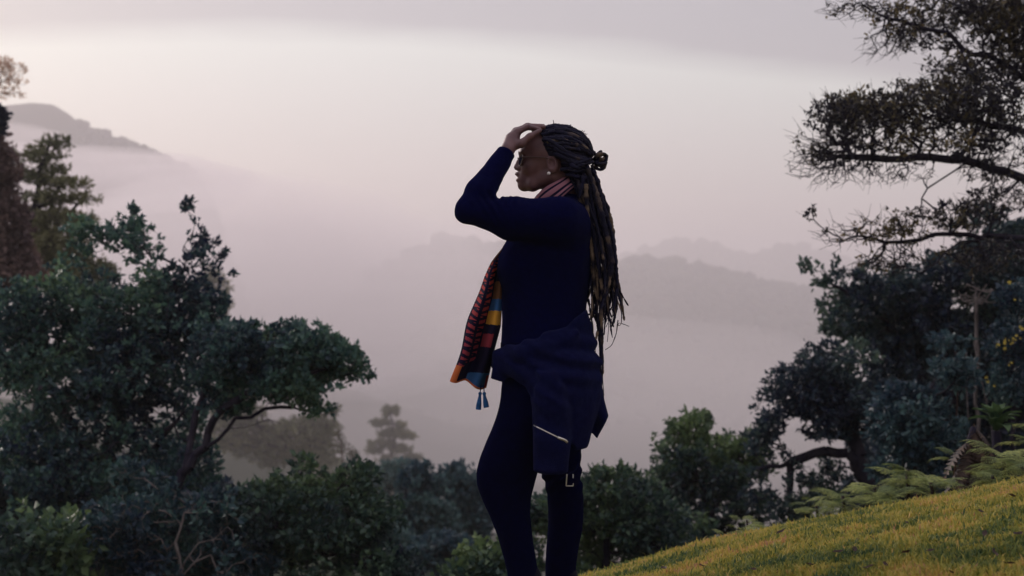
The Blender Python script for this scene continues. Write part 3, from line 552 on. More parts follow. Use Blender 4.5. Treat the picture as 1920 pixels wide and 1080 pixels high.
def ell(P, c, r, rot=0.0):
    Q = P - np.asarray(c)
    if rot: cs, sn = math.cos(rot), math.sin(rot); Q = np.stack([Q[:, 0] * cs + Q[:, 2] * sn, Q[:, 1], -Q[:, 0] * sn + Q[:, 2] * cs], 1)
    r = np.asarray(r); k = np.linalg.norm(Q / r, axis=1); k2 = np.linalg.norm(Q / (r * r), axis=1); return k * (k - 1) / np.maximum(k2, 1e-6)
class Loft:
    """stack of ellipses: rows (photo y, front x, back x, centre offset in depth, half width)"""
    def __init__(s, rows):
        r = np.array(rows, float); z = CAMZ + (540 - r[:, 0]) / PM; o = np.argsort(z); r = r[o]; s.z = z[o]
        s.c = ((r[:, 1] + r[:, 2]) / 2 - 960) / PM; s.a = (r[:, 2] - r[:, 1]) / 2 / PM; s.y = 6 + r[:, 3]; s.b = r[:, 4]
        zz = np.linspace(s.z[0], s.z[-1], 400)
        def sm(v):
            v = np.interp(zz, s.z, v); kk = np.hanning(31); kk /= kk.sum(); return np.convolve(np.pad(v, 15, mode='edge'), kk, 'valid')
        s.zz = zz; s.c, s.a, s.y, s.b = (sm(v) for v in (s.c, s.a, s.y, s.b))
    def __call__(s, P, inf=0.0, pw=2.0):
        z = P[:, 2]; c, a, y, b = (np.interp(z, s.zz, v) for v in (s.c, s.a, s.y, s.b)); a = a + inf; b = b + inf
        d = ((np.abs((P[:, 0] - c) / a) ** pw + np.abs((P[:, 1] - y) / b) ** pw) ** (1 / pw) - 1) * np.minimum(a, b)
        e = np.maximum(s.zz[0] - inf - z, z - s.zz[-1] - inf); return smax(d, e, .02)
def sdf_mesh(fn, lo, hi, vox):
    lo = np.asarray(lo, float); hi = np.asarray(hi, float); B = 12
    nb = np.ceil((hi - lo) / (vox * B)).astype(int); n = nb * B
    G = np.stack(np.meshgrid(*[np.arange(k) for k in nb], indexing='ij'), -1).reshape(-1, 3)
    cen = lo + (G + .5) * B * vox; d = fn(cen); half = B * vox * .87
    vals = np.repeat(np.repeat(np.repeat(np.where(d > 0, 1.0, -1.0).astype(np.float32).reshape(nb), B, 0), B, 1), B, 2)
    loc = np.stack(np.meshgrid(*[np.arange(B)] * 3, indexing='ij'), -1).reshape(-1, 3) * vox
    keep = np.where(np.abs(d) < half * 1.5 + .004)[0]
    for ch in np.array_split(keep, max(1, len(keep) // 40)):
        P = (lo + G[ch] * B * vox)[:, None] + loc[None]; v = fn(P.reshape(-1, 3)).reshape(len(ch), B, B, B)
        for q, g in enumerate(G[ch]): vals[g[0] * B:g[0] * B + B, g[1] * B:g[1] * B + B, g[2] * B:g[2] * B + B] = v[q]
    ins = vals < 0; c = np.zeros([k - 1 for k in n], np.int8)
    for a in (0, 1):
        for b in (0, 1):
            for e in (0, 1): c += ins[a:n[0] - 1 + a, b:n[1] - 1 + b, e:n[2] - 1 + e]
    I = np.argwhere((c > 0) & (c < 8)); idx = np.full([k - 1 for k in n], -1, np.int32); idx[tuple(I.T)] = np.arange(len(I))
    acc = np.zeros((len(I), 3)); cnt = np.zeros(len(I)); cs = np.array([[a, b, e] for a in (0, 1) for b in (0, 1) for e in (0, 1)])
    for p in range(8):
        for q in range(p + 1, 8):
            if np.abs(cs[p] - cs[q]).sum() != 1: continue
            va = vals[tuple((I + cs[p]).T)]; vb = vals[tuple((I + cs[q]).T)]; m = (va < 0) != (vb < 0)
            t = np.where(m, va / np.where(m, va - vb, 1), 0); acc += m[:, None] * (cs[p] + t[:, None] * (cs[q] - cs[p])); cnt += m
    V = lo + (I + acc / cnt[:, None]) * vox; Fs = []
    for ax in range(3):
        o = [slice(None)] * 3; o2 = list(o); o[ax] = slice(0, -1); o2[ax] = slice(1, None)
        A = ins[tuple(o)]; Bm = ins[tuple(o2)]; u, v = (ax + 1) % 3, (ax + 2) % 3
        E = np.argwhere(A != Bm); E = E[(E[:, u] > 0) & (E[:, v] > 0) & (E[:, u] < n[u] - 1) & (E[:, v] < n[v] - 1)]
        eu = np.zeros(3, int); ev = np.zeros(3, int); eu[u] = 1; ev[v] = 1
        q = np.stack([idx[tuple(x.T)] for x in (E - eu - ev, E - ev, E, E - eu)], 1); fl = A[tuple(E.T)]
        q[~fl] = q[~fl][:, ::-1]; Fs.append(q)
    Fs = np.concatenate(Fs); Fs = Fs[(Fs >= 0).all(1)]
    return V, Fs

# --- the body as distance functions
torso = Loft([(366, 1030, 1083, .0, .055), (378, 1008, 1094, .0, .10), (390, 990, 1102, .0, .15), (410, 972, 1109, .0, .178), (440, 956, 1112, .0, .18), (470, 944, 1112, .0, .172), (500, 936, 1109, .0, .162), (530, 937, 1105, .0, .15), (560, 941, 1099, .0, .143), (590, 944, 1096, .0, .143), (620, 943, 1099, .0, .152), (650, 942, 1106, .0, .168), (690, 944, 1113, .0, .18), (730, 946, 1113, .0, .182), (765, 952, 1108, .0, .175)])
legF = Loft([(735, 946, 1050, -.085, .09), (770, 936, 1040, -.087, .09), (800, 925, 1028, -.09, .088), (850, 904, 1012, -.09, .082), (880, 896, 1005, -.09, .074), (905, 897, 998, -.09, .068), (930, 907, 992, -.09, .064), (960, 921, 991, -.09, .062), (1000, 936, 996, -.09, .060), (1040, 947, 1002, -.09, .058), (1080, 956, 1009, -.09, .056), (1118, 961, 1013, -.09, .055)])
legN = Loft([(735, 1000, 1112, .085, .09), (770, 1002, 1108, .088, .09), (800, 1006, 1098, .09, .086), (850, 1012, 1089, .09, .076), (900, 1021, 1090, .09, .070), (930, 1029, 1094, .09, .066), (960, 1031, 1094, .09, .063), (1000, 1030, 1091, .09, .060), (1040, 1027, 1084, .09, .056), (1070, 1026, 1080, .09, .053), (1108, 1026, 1080, .09, .052)])
SH, EL, WR = W(1046, 414, -.165), W(879, 395, -.235), W(952, 281, -.135)
FA = EL + (WR - EL) * .3
SH2, EL2, WR2 = W(1052, 420, .165), W(1062, 555, .215), W(1030, 660, .20)
def d_arm(P, inf=0.0):
    a = chain(P, [W(1066, 420, -.12), SH, W(960, 410, -.20), EL], [.07 + inf, .072 + inf, .063 + inf, .037 + inf], .03)
    return smin(a, chain(P, [EL, FA, WR], [.036 + inf, .043 + inf, .0245 + inf], .015), .02)
def d_arm2(P, inf=0.0):
    return chain(P, [W(1066, 425, .12), SH2, EL2, WR2], [.07 + inf, .06 + inf, .045 + inf, .028 + inf], .02)
def d_hand(P):
    k0, k1, k2, k3 = W(970, 248, -.098), W(967, 246, -.078), W(965, 248, -.056), W(964, 253, -.036)
    d = chain(P, [WR, W(960, 262, -.098)], [.0245, .026])
    for k in (k0, k1, k2, k3): d = smin(d, cone(P, W(958, 268, -.10 + (k[1] - 5.90) * .5), k, .017, .0125), .016)
    for k, m, t, r in ((k0, W(990, 238, -.094), W(1013, 243, -.075), .0098), (k1, W(990, 236, -.074), W(1020, 238, -.055), .0102), (k2, W(988, 236, -.052), W(1019, 236, -.034), .0100), (k3, W(984, 241, -.033), W(1008, 238, -.016), .0088)):
        d = smin(d, chain(P, [k, m, t], [r * 1.15, r, r * .72], .006), .008)
    th = chain(P, [W(962, 274, -.118), W(978, 269, -.125), W(993, 256, -.120), W(1012, 245, -.104)], [.0165, .0145, .0112, .0080], .008)
    return smin(d, th, .010)
def d_hand2(P):
    d = chain(P, [WR2, W(1018, 690, .19)], [.026, .032], .01, 1)
    for q in range(4): d = smin(d, chain(P, [W(1018, 690, .165 + q * .018), W(1006, 722, .165 + q * .018), W(1004, 748, .168 + q * .016)], [.011, .0098, .0075], .006), .008)
    return smin(d, chain(P, [W(1022, 672, .172), W(1004, 694, .160), W(998, 712, .158)], [.014, .011, .008], .006), .01)
def d_head(P):
    A = np.abs(P[:, 1] - 6.0); S = np.stack([P[:, 0], 6.0 + A, P[:, 2]], 1)          # both halves alike
    d = ell(P, W(1034, 287), (.106, .078, .088))
    d = smin(d, ell(P, W(1012, 282), (.072, .066, .062)), .03)                      # forehead
    d = smin(d, ell(P, W(1012, 318), (.070, .060, .060)), .03)                      # cheeks
    d = smin(d, ell(S, W(992, 314, .036), (.026, .022, .026)), .02)                 # cheekbone
    d = smin(d, chain(S, [W(985, 346, 0), W(999, 347, .03), W(1030, 334, .052)], [.024, .021, .02], .015), .022)
    d = smin(d, ell(P, W(982, 334), (.022, .030, .028)), .018)                      # muzzle
    d = smin(d, ell(P, W(982, 349), (.0185, .020, .015)), .012)                     # chin
    d = smin(d, ell(S, W(981, 288, .026), (.016, .030, .011)), .014)                # brow
    d = smax(d, -ell(S, W(973, 300, .034), (.018, .020, .014)), .012)               # eye socket
    d = smin(d, ell(S, W(983, 300, .032), (.013, .015, .012)), .006)                # eyeball and lid
    d = smin(d, chain(P, [W(980, 294), W(974, 304), W(970, 313)], [.0085, .0105, .0132], .008), .009)
    d = smin(d, ell(S, W(975, 316, .013), (.0135, .0105, .0095)), .006)              # nostril wing
    d = smin(d, ell(P, W(971.5, 327.0), (.0130, .021, .0080), -.3), .004)           # lips
    d = smin(d, ell(P, W(973.0, 337.0), (.0120, .019, .0082), .2), .004)
    d = smax(d, -ell(P, W(968, 332), (.008, .024, .0016)), .002)
    ear = smax(ell(S, W(1034, 314, .080), (.020, .011, .032), .15), -ell(S, W(1032, 312, .090), (.012, .012, .020), .15), .003)
    ear = smin(ear, ell(S, W(1031, 325, .078), (.009, .007, .010)), .006)
    d = smin(d, ear, .006)
    return smin(d, chain(P, [W(1044, 335), W(1052, 362), W(1058, 395)], [.054, .054, .066], .02), .03)
def near(f, P, m):
    d = np.full(len(P), 1.0)
    if m.any(): d[m] = f(P[m])
    return d
def d_skin(P):
    d = smin(near(d_head, P, P[:, 2] > 1.28), torso(P, -.010), .03); d = smin(d, near(lambda q: smin(d_arm(q, -.004), d_hand(q), .012), P, P[:, 2] > 1.1), .02)
    d = smin(d, near(lambda q: smin(d_arm2(q, -.004), d_hand2(q), .012), P, (P[:, 1] > 6.02) & (P[:, 2] > .5)), .02)
    d = smin(d, smin(legF(P, -.012), legN(P, -.012), .02), .02)
    for hx, tx, py, dy in ((1000, 915, 1128, -.09), (1066, 985, 1114, .09)):
        d = smin(d, near(lambda q: chain(q, [W(hx, py - 14, dy), W(hx - 5, py, dy), W(tx, py + 6, dy)], [.038, .030, .022], .02), P, P[:, 2] < .3), .02)
    return d
def skin_mat():
    m, nt, b = mat_new('skin'); L = nt.links.new
    n = nt.nodes.new('ShaderNodeTexNoise'); n.inputs['Scale'].default_value = 22; tc = nt.nodes.new('ShaderNodeTexCoord'); L(tc.outputs['Object'], n.inputs['Vector'])
    r = ramp(nt, [(.3, (.095, .046, .056)), (.7, (.150, .072, .076))]); L(n.outputs['Fac'], r.inputs[0]); L(r.outputs[0], b.inputs['Base Color'])
    b.inputs['Roughness'].default_value = .46; b.inputs['Specular IOR Level'].default_value = .4
    b.inputs['Subsurface Weight'].default_value = .12; b.inputs['Subsurface Radius'].default_value = (.6, .25, .15); b.inputs['Subsurface Scale'].default_value = .01
    return m
M['skin'] = skin_mat()
M['sweater'] = noise_mat('sweater', [(.3, (.0013, .0020, .024)), (.7, (.0024, .0034, .036))], 60, 1.0, .0, .35, 420, sheen=.035)
M['trousers'] = noise_mat('trousers', [(.3, (.0008, .0013, .013)), (.7, (.0016, .0023, .021))], 40, 1.0, .0, .25, 380, sheen=.02)
M['jacket'] = noise_mat('jacket', [(.3, (.0030, .0042, .030)), (.7, (.0060, .0080, .046))], 50, 1.0, .0, .35, 350, sheen=.05)
M['boot'] = noise_mat('boot', [(.3, (.003, .003, .012)), (.7, (.006, .006, .018))], 20, .8, .1, .3, 90)
M['metal'], _, b = mat_new('metal'); b.inputs['Metallic'].default_value = .9; b.inputs['Base Color'].default_value = (.75, .72, .70, 1); b.inputs['Roughness'].default_value = .35
M['frame'], _, b = mat_new('frame'); b.inputs['Base Color'].default_value = (.10, .062, .06, 1); b.inputs['Roughness'].default_value = .5; b.inputs['Specular IOR Level'].default_value = .1
M['lens'], _, b = mat_new('lens'); b.inputs['Base Color'].default_value = (.010, .009, .020, 1); b.inputs['Roughness'].default_value = .6; b.inputs['Specular IOR Level'].default_value = .0
M['pearl'], _, b = mat_new('pearl'); b.inputs['Base Color'].default_value = (.85, .80, .82, 1); b.inputs['Roughness'].default_value = .2
M['hair'] = attr_mat('hair', .7, .15, .6, 160); M['scarf'] = attr_mat('scarf', .92, .1, .5, 500); M['tassel'] = attr_mat('tassel', .9, .1)

V, Q = sdf_mesh(d_skin, (-.25, 5.66, -.22), (.38, 6.34, 1.74), .0042)
PO = np.array([.10, 6.0, float(H(.10, 6.0))])
person = tag(mesh('person', V, Q, M['skin'], origin=PO), 'woman in profile in dark navy clothes, hand raised to her forehead, with long dreadlocks', 'person')
def part(name, V, Fc, mat, parent=None, smooth=True, attrs=None, label=None):
    p = parent or person; o = mesh(name, np.asarray(V) - PO, Fc, M[mat], p, smooth, attrs)
    if label: o['label'] = label
    return o
def wr(P, f, amp, seed):     # soft cloth wrinkles
    return amp * (fbm(P[:, 0] * f, P[:, 1] * f, P[:, 2] * f * .8, s=seed, o=3))
def d_sweater(P):
    t = torso(P, .004)
    cu = WR + (EL - WR) * .03; ax = unit(WR - EL)
    arm = smax(d_arm(P, .006) , (P - cu) @ ax, .004)
    # folds in the crook of the elbow
    cr = P - W(925, 385, -.22); arm = arm + .0040 * np.sin((cr[:, 0] * .8 + cr[:, 2] * .5) * 260) * np.exp(-(cr[:, 0] ** 2 + cr[:, 2] ** 2) / .0022)
    up = P - W(952, 381, -.21); arm = arm + .0026 * np.sin(up[:, 0] * 330 + 2 * np.sin(up[:, 0] * 90)) * np.exp(-(up[:, 0] / .055) ** 2 - (up[:, 2] / .03) ** 2)
    d = smin(smin(t, arm, .03), smax(d_arm2(P, .006), W(0, 655)[2] - P[:, 2], .004), .03)
    d = smin(d, ell(P, W(968, 497, -.075), (.060, .075, .075)), .04); d = smin(d, ell(P, W(968, 497, .075), (.060, .075, .075)), .04)
    d = smax(d, W(0, 700)[2] - P[:, 2], .004)
    return d + wr(P, 16, .010, 3) + wr(P * np.array([.5, .5, 1.4]), 26, .006, 13) - .0015
V, Q = sdf_mesh(d_sweater, (-.24, 5.66, .74), (.36, 6.34, 1.66), .0042); part('sweater', V, Q, 'sweater', label='dark navy long-sleeved top')
def d_trousers(P):
    zc = P[:, 2]
    a = legF(P, .004) + wr(P * np.array([1, 1, .6]), 14, .008, 7); b = legN(P, .004) + wr(P * np.array([1, 1, .6]), 15, .008, 8)
    fold = .005 * np.sin((zc - .95 * (P[:, 0])) * 110) * np.exp(-((zc - W(0, 895)[2]) / .06) ** 2); b = b + fold
    d = smin(a, b, .018); pel = smax(torso(P, .007), zc - W(0, 640)[2], .004); d = smin(d, pel, .05)
    return smax(d, np.where(P[:, 1] < 6, W(0, 1112)[2], W(0, 1098)[2]) - zc, .004)
V, Q = sdf_mesh(d_trousers, (-.2, 5.7, -.08), (.36, 6.3, .98), .0045); part('trousers', V, Q, 'trousers', label='black close-fitting trousers')
for hx, tx, py, dy in ((1000, 915, 1128, -.09), (1066, 985, 1114, .09)):
    def d_boot(P):
        d = chain(P, [W(hx - 12, py - 46, dy), W(hx - 9, py - 25, dy), W(hx - 4, py, dy)], [.050, .050, .046], .02)
        d = smin(d, chain(P, [W(hx - 4, py, dy), W(hx - 40, py + 1, dy), W(tx, py + 6, dy)], [.042, .042, .034], .02), .03)
        return smax(d, W(0, py + 20)[2] - P[:, 2], .006)
    c = W(hx - 30, py, dy); V, Q = sdf_mesh(d_boot, c - [.25, .1, .1], c + [.2, .1, .2], .006); part('boot', V, Q, 'boot')

# --- jacket tied round the hips
def poly2(P, pts):
    """signed distance to a polygon in the picture plane, pts as photo pixels"""
    A = np.array([W(*p)[[0, 2]] for p in pts]); X = P[:, [0, 2]]; d = np.full(len(P), 1e9); ins = np.zeros(len(P), bool)
    for i in range(len(A)):
        a, b = A[i], A[(i + 1) % len(A)]; e = b - a; w = X - a; t = np.clip((w @ e) / (e @ e), 0, 1)
        d = np.minimum(d, ((w - t[:, None] * e) ** 2).sum(1)); cr = e[0] * w[:, 1] - e[1] * w[:, 0]
        up = (a[1] <= X[:, 1]) & (b[1] > X[:, 1]) & (cr > 0); dn = (a[1] > X[:, 1]) & (b[1] <= X[:, 1]) & (cr < 0); ins ^= up | dn
    d = np.sqrt(d); return np.where(ins, -d, d)
hang = Loft([(575, 942, 1102, .0, .158), (620, 936, 1112, .0, .182), (650, 928, 1120, .0, .205), (680, 926, 1128, .0, .222), (720, 935, 1130, .0, .228), (770, 945, 1126, .0, .226), (840, 960, 1112, .0, .215), (870, 960, 1108, .0, .21)])
def d_jacket(P):
    body = smax(hang(P, .014), poly2(P, [(920, 668), (945, 649), (1000, 632), (1060, 610), (1097, 583), (1118, 640), (1126, 690), (1128, 740), (1112, 790), (1098, 833), (1075, 836), (1066, 820), (1000, 800), (996, 735), (985, 722), (950, 700), (930, 692)]), .012)
    body = smax(body, -hang(P, -.016), .008)
    cr = P - W(940, 660); s = cr[:, 0] * .42 + cr[:, 2]
    body = body + .0075 * np.sin(s * 95 + 5 * cr[:, 0] + 3 * np.sin(cr[:, 0] * 11)) * np.exp(-((P[:, 2] - W(0, 668)[2]) / .10) ** 2) + wr(P, 12, .022, 4)
    yb = 5.772 - .02 * np.cos((P[:, 0] - W(1031, 0)[0]) * 26) + .006 * np.sin(P[:, 2] * 46 + P[:, 0] * 20)
    slv = smax(poly2(P, [(1003, 688), (1034, 688), (1056, 715), (1066, 760), (1065, 830), (1061, 872), (1038, 880), (998, 870), (999, 800), (1000, 735)]), np.abs(P[:, 1] - yb) - .030, .03)
    slv = slv + wr(P * np.array([1, 1, .7]), 15, .016, 6) + .0030 * np.sin(P[:, 2] * 120 + P[:, 0] * 70) * np.exp(-((P[:, 2] - W(0, 735)[2]) / .06) ** 2)
    kn = chain(P, [W(934, 674, .0), W(940, 670, -.11), W(978, 664, -.188), W(1030, 650, -.205), W(1080, 625, -.17)], [.020, .027, .026, .020, .012], .02)
    kn = smin(kn, chain(P, [W(938, 684, -.03), W(946, 686, -.13), W(985, 700, -.19), W(1015, 712, -.205)], [.016, .022, .024, .02], .02), .008)
    tail = smax(poly2(P, [(1066, 690), (1118, 690), (1127, 730), (1139, 777), (1118, 820), (1087, 783), (1068, 765)]), np.abs(P[:, 1] - 5.93 - .25 * (P[:, 0] - .3) - .018 * np.sin(P[:, 0] * 60 + P[:, 2] * 25)) - .012, .006)
    flap = smax(poly2(P, [(926, 674), (950, 678), (952, 704), (944, 713), (921, 706)]), np.abs(P[:, 1] - 5.88) - .02, .006)
    d = smin(body, slv, .012); d = smin(d, kn, .02); d = smin(d, tail, .012)
    return smin(d, flap, .01)
V, Q = sdf_mesh(d_jacket, (-.12, 5.68, .48), (.38, 6.28, 1.08), .0042); jacket = part('jacket', V, Q, 'jacket', label='dark navy jacket knotted round the waist, sleeve hanging')
def tb(name, pts, r, mat, parent, k=6): V, Fc = tube_path(resample(np.array(pts), .008) if len(pts) < 6 else np.array(pts), r, k); return part(name, V, Fc, mat, parent)
def front(fn, px, py, off=.0, y0=-.36, y1=.25):
    ds = np.linspace(y0, y1, 460); P = np.array([W(px, py, d) for d in ds]); k = int(np.argmax(fn(P) < 0)); return W(px, py, ds[k] - off)
tb('zip', [front(d_jacket, x, y, .0012) for x, y in [(1001, 797.5), (1008, 801), (1015, 804.5), (1022, 808), (1030, 812), (1038, 816), (1046, 820), (1053, 823)]], .0022, 'metal', jacket)
tb('zip_pull', [front(d_jacket, x, y, .003) for x, y in [(1046, 820), (1050, 822), (1053, 823), (1056, 824), (1060, 826), (1063, 829)]], .005, 'metal', jacket)
sq = [front(d_trousers, 1063, 889, .004), front(d_trousers, 1061.5, 911, .004), front(d_trousers, 1074.5, 911, .004), front(d_trousers, 1074.5, 889, .004)]
for a, b_ in ((0, 1), (1, 2), (2, 3)): tb('buckle', [sq[a], sq[b_]], .0022, 'metal', jacket)
tb('strap', [front(d_trousers, x, y, .001) for x, y in ((1050, 899), (1066, 888), (1080, 882), (1084, 868))], .004, 'jacket', jacket)

# --- scarf
def shex(h): c = np.array([int(h[i:i + 2], 16) / 255 for i in (0, 2, 4)]); return np.where(c <= .04045, c / 12.92, ((c + .055) / 1.055) ** 2.4)
DK, RED, ORG, YEL, BLU, BRN, MAG = (.008, .007, .028), (.42, .050, .045), (.50, .13, .045), (.58, .29, .045), (.030, .10, .26), (.16, .075, .040), (.25, .035, .055)
LE = np.array([(975, 425), (960, 441), (943, 462), (924, 490), (908, 520), (893, 560), (880, 600), (867, 645), (855, 685), (847, 711)], float)
RE = np.array([(1003, 425), (988, 438), (968, 456), (950, 482), (941, 512), (939, 546), (939, 582), (937, 612), (926, 655), (911, 729)], float)
def arcl(E, n): d = np.concatenate([[0], np.cumsum(np.linalg.norm(np.diff(E, axis=0), axis=1))]) ; t = np.linspace(0, d[-1], n); return np.stack([np.interp(t, d, E[:, 0]), np.interp(t, d, E[:, 1])], 1)
nu, nv = 64, 260; A, B_ = arcl(LE, nv), arcl(RE, nv); u = np.linspace(0, 1, nu)
PX = A[:, None] * (1 - u)[None, :, None] + B_[:, None] * u[None, :, None]; vv = np.linspace(0, 1, nv)[:, None]
PX[..., 1] += smoothstep(.6, 1, vv) * 5 * np.sin(u[None] * 9 + 1); PX[..., 0] += 2.2 * np.sin(vv * 17) * (1 - u[None])
dep = -.06 + .05 * (u[None] - .5) + (.028 * np.sin(u[None] * 10 + vv * 4) + .014 * np.sin(u[None] * 5 - vv * 9)) * smoothstep(.1, .5, vv)
G = np.stack([(PX[..., 0] - 960) / F * (6 + dep), 6 + dep, CAMZ + (540 - PX[..., 1]) / F * (6 + dep)], -1).reshape(-1, 3)
i, j = np.meshgrid(np.arange(nv - 1), np.arange(nu - 1), indexing='ij'); Qs = np.stack([i * nu + j, i * nu + j + 1, (i + 1) * nu + j + 1, (i + 1) * nu + j], -1).reshape(-1, 4)
cp = PX.reshape(-1, 2)[Qs].mean(1); uc = ((j + .5) / (nu - 1)).ravel(); vc = ((i + .5) / (nv - 1)).ravel()
col = np.tile(np.array(DK), (len(Qs), 1))
s_len = vc * 330; cu_ = uc / .56
chev = (np.mod(s_len / 13 + np.abs(cu_ - .5) * 1.3, 1) < .52) & (cu_ > .08) & (cu_ < .92) & (np.abs(cu_ - .5) > .07) & (np.mod(s_len / 26 + (cu_ > .5) * .5, 1) > .12)
tcol = np.array(ORG) * (1 - smoothstep(.05, .35, vc))[:, None] + np.array(RED) * smoothstep(.05, .35, vc)[:, None]; tcol = tcol * (1 - smoothstep(.35, .8, vc))[:, None] + np.array(MAG) * smoothstep(.35, .8, vc)[:, None]
col[chev] = tcol[chev]; col[(cu_ < .07) & (vc < .5)] = BRN
rt = (uc > .58) & (uc < .99)
for y0, y1, c in ((528, 561, BRN), (561, 583, BLU), (583, 608, YEL), (626, 650, MAG)):
    m = rt & (cp[:, 1] > y0) & (cp[:, 1] < y1 + (uc - .58) * 4)
    if c == MAG: m &= uc < .86
    col[m] = c
lin = cp[:, 1] > 690 - (cp[:, 0] - 861) * .57       # dark lining folded over the lower corner
col[lin] = DK
col[(uc < .13) & (vc > .90)] = ORG; col[(uc > .40) & (cp[:, 1] > 699)] = BLU; col[(uc > .90) & (cp[:, 1] > 703)] = MAG; col[vc > .988] = ORG
col = np.repeat(np.concatenate([col, np.ones((len(col), 1))], 1), 4, 0)
scarf = part('scarf', G, Qs, 'scarf', attrs={'print': ('FLOAT_COLOR', 'CORNER', col)}, label='patterned scarf hanging in front, red chevrons and colour blocks')
md = scarf.modifiers.new('thick', 'SOLIDIFY'); md.thickness = .004
# round the neck
nu, nv = 96, 26; t = np.linspace(0, 2 * math.pi, nu, endpoint=False); c0 = W(1040, 363)
axu = np.array([.80, 0, .60]); axn = np.array([-.60, 0, .80]); rg = np.random.default_rng(2)
ring = c0 + np.cos(t)[:, None] * axu * .073 + np.sin(t)[:, None] * np.array([0, .080, 0]); rad = np.cos(t)[:, None] * axu + np.sin(t)[:, None] * np.array([0, 1., 0])
s = np.linspace(0, 2 * math.pi, nv, endpoint=False)
prof_r = .017 * np.cos(s) - .010 * np.sin(s); prof_n = .034 * np.sin(s)
wv = 1 + .12 * np.sin(t * 3 + 1)
V = ring[:, None] + rad[:, None] * (prof_r[None, :, None] + .0022 * np.sin(s * 7 + 0)[None, :, None]) + axn[None, None] * (prof_n[None, :, None] * wv[:, None, None])
i, j = np.meshgrid(np.arange(nu), np.arange(nv), indexing='ij'); i2 = (i + 1) % nu; j2 = (j + 1) % nv
Qn = np.stack([i * nv + j, i2 * nv + j, i2 * nv + j2, i * nv + j2], -1).reshape(-1, 4)
st = np.mod(np.sin((j.ravel() + .5) / nv * 2 * math.pi) * 2.6 + 10.2, 1) < .56
col = np.where(st[:, None], np.array([(.30, .135, .175)]), np.array([DK])); col = np.repeat(np.concatenate([col, np.ones((len(col), 1))], 1), 4, 0)
part('neck_wrap', V.reshape(-1, 3), Qn, 'scarf', scarf, attrs={'print': ('FLOAT_COLOR', 'CORNER', col)}, label='mauve and dark striped end of the scarf round the neck')
def colored_tube(name, P, R, colr, mat, parent, k=8):
    V, Fc = tube_path(P, R, k); vcol = np.concatenate([np.repeat(colr, k, 0), colr[:1], colr[-1:]]); vcol = np.concatenate([vcol, np.ones((len(vcol), 1))], 1)
    return part(name, V, Fc, mat, parent, attrs={'print': ('FLOAT_COLOR', 'POINT', vcol)})
for (x0, y0, x1, y1, x2, y2) in ((902, 720, 900, 740, 897, 768), (907, 722, 908, 740, 912, 764)):
    P = resample(np.array([W(x0, y0, -.05), W(x1, y1, -.05), W(x2, y2, -.05)]), .004); n = len(P); q = np.linspace(0, 1, n)
    R = np.where(q < .33, .0018, .004 + .006 * smoothstep(.33, .9, q)) + np.where(np.abs(q - .38) < .05, .0025, 0)
    colored_tube('tassel', P, R, np.where((q < .3)[:, None], np.array([(.01, .01, .04)]), np.array([(.02, .085, .24)])) * rg.uniform(.7, 1.3, (n, 1)), 'tassel', scarf, 9)

# --- sunglasses and ear stud
gl = tb('sunglasses', [W(978, 295, -.066), W(1000, 294.5, -.076), W(1020, 295, -.081), W(1036, 299, -.082)], .0026, 'frame', None); gl['label'] = 'thin-framed dark sunglasses'
tb('arm', [W(978, 295, .066), W(1000, 294.5, .076), W(1036, 299, .082)], .0026, 'frame', gl)
tb('bridge', [W(972, 297, -.012), W(970, 296, 0), W(972, 297, .012)], .0022, 'frame', gl)
for sg in (-1, 1):
    th = np.linspace(0, 2 * math.pi, 33); c = W(976.5, 300.5, sg * .036); lx = np.array([.10, sg * 1.0, 0]); lx[0] = .24; lx /= np.linalg.norm(lx)
    rim = c + np.cos(th)[:, None] * lx * .027 + np.sin(th)[:, None] * np.array([.004, 0, .0195])
    V, Fc = tube_path(rim, .0019, 6, False); part('rim', V, Fc, 'frame', gl)
    rr = np.array([0, .5, .85, 1.0]); Vl = np.concatenate([c + (rim - c) * q + np.array([-.004 * (1 - q * q), 0, 0]) for q in rr]); n = len(th)
    ii, jj = np.meshgrid(np.arange(3), np.arange(n - 1), indexing='ij'); part('lens', Vl, np.stack([ii * n + jj, ii * n + jj + 1, (ii + 1) * n + jj + 1, (ii + 1) * n + jj], -1).reshape(-1, 4), 'lens', gl)
V, Fs = ico(2); part('ear_stud', V * .0062 + W(1029, 325, -.087), Fs, 'pearl')

# --- hair
HC = W(1045, 288); HR = np.array([.122, .096, .098])
def d_cap(P):
    d = ell(P, HC, HR * .965)
    pl = poly2(P, [(1003, 236), (1012, 262), (1019, 280), (1030, 300), (1048, 298), (1052, 330), (1062, 345), (1080, 365), (1130, 360), (1130, 200), (1000, 200)])
    return smax(d, pl, .022) + wr(P, 40, .008, 5)
V, Q = sdf_mesh(d_cap, HC - [.14, .12, .16], HC + [.15, .12, .12], .0045)
hcol = np.tile(np.array([[.007, .007, .020, 1.]]), (len(V), 1))
hair = part('hair', V, Q, 'hair', attrs={'print': ('FLOAT_COLOR', 'POINT', hcol)}, label='long dark dreadlocks with golden lengths, half tied back')
rg = np.random.default_rng(77)
def dcol(n, gold, seed):
    q = np.linspace(0, 1, n); g = np.clip((vnoise(q * n * .16 + seed, q * 0 + seed * 1.7, s=seed) - (.92 - gold * .8)) * 4, 0, .85)[:, None]
    dark = np.array([(.007, .007, .022)]) * rg.uniform(.7, 1.4); gd = np.array([(.20, .145, .105)]) * rg.uniform(.6, 1.15)
    return (dark * (1 - g) + gd * g) * rg.uniform(.75, 1.25, (n, 1))
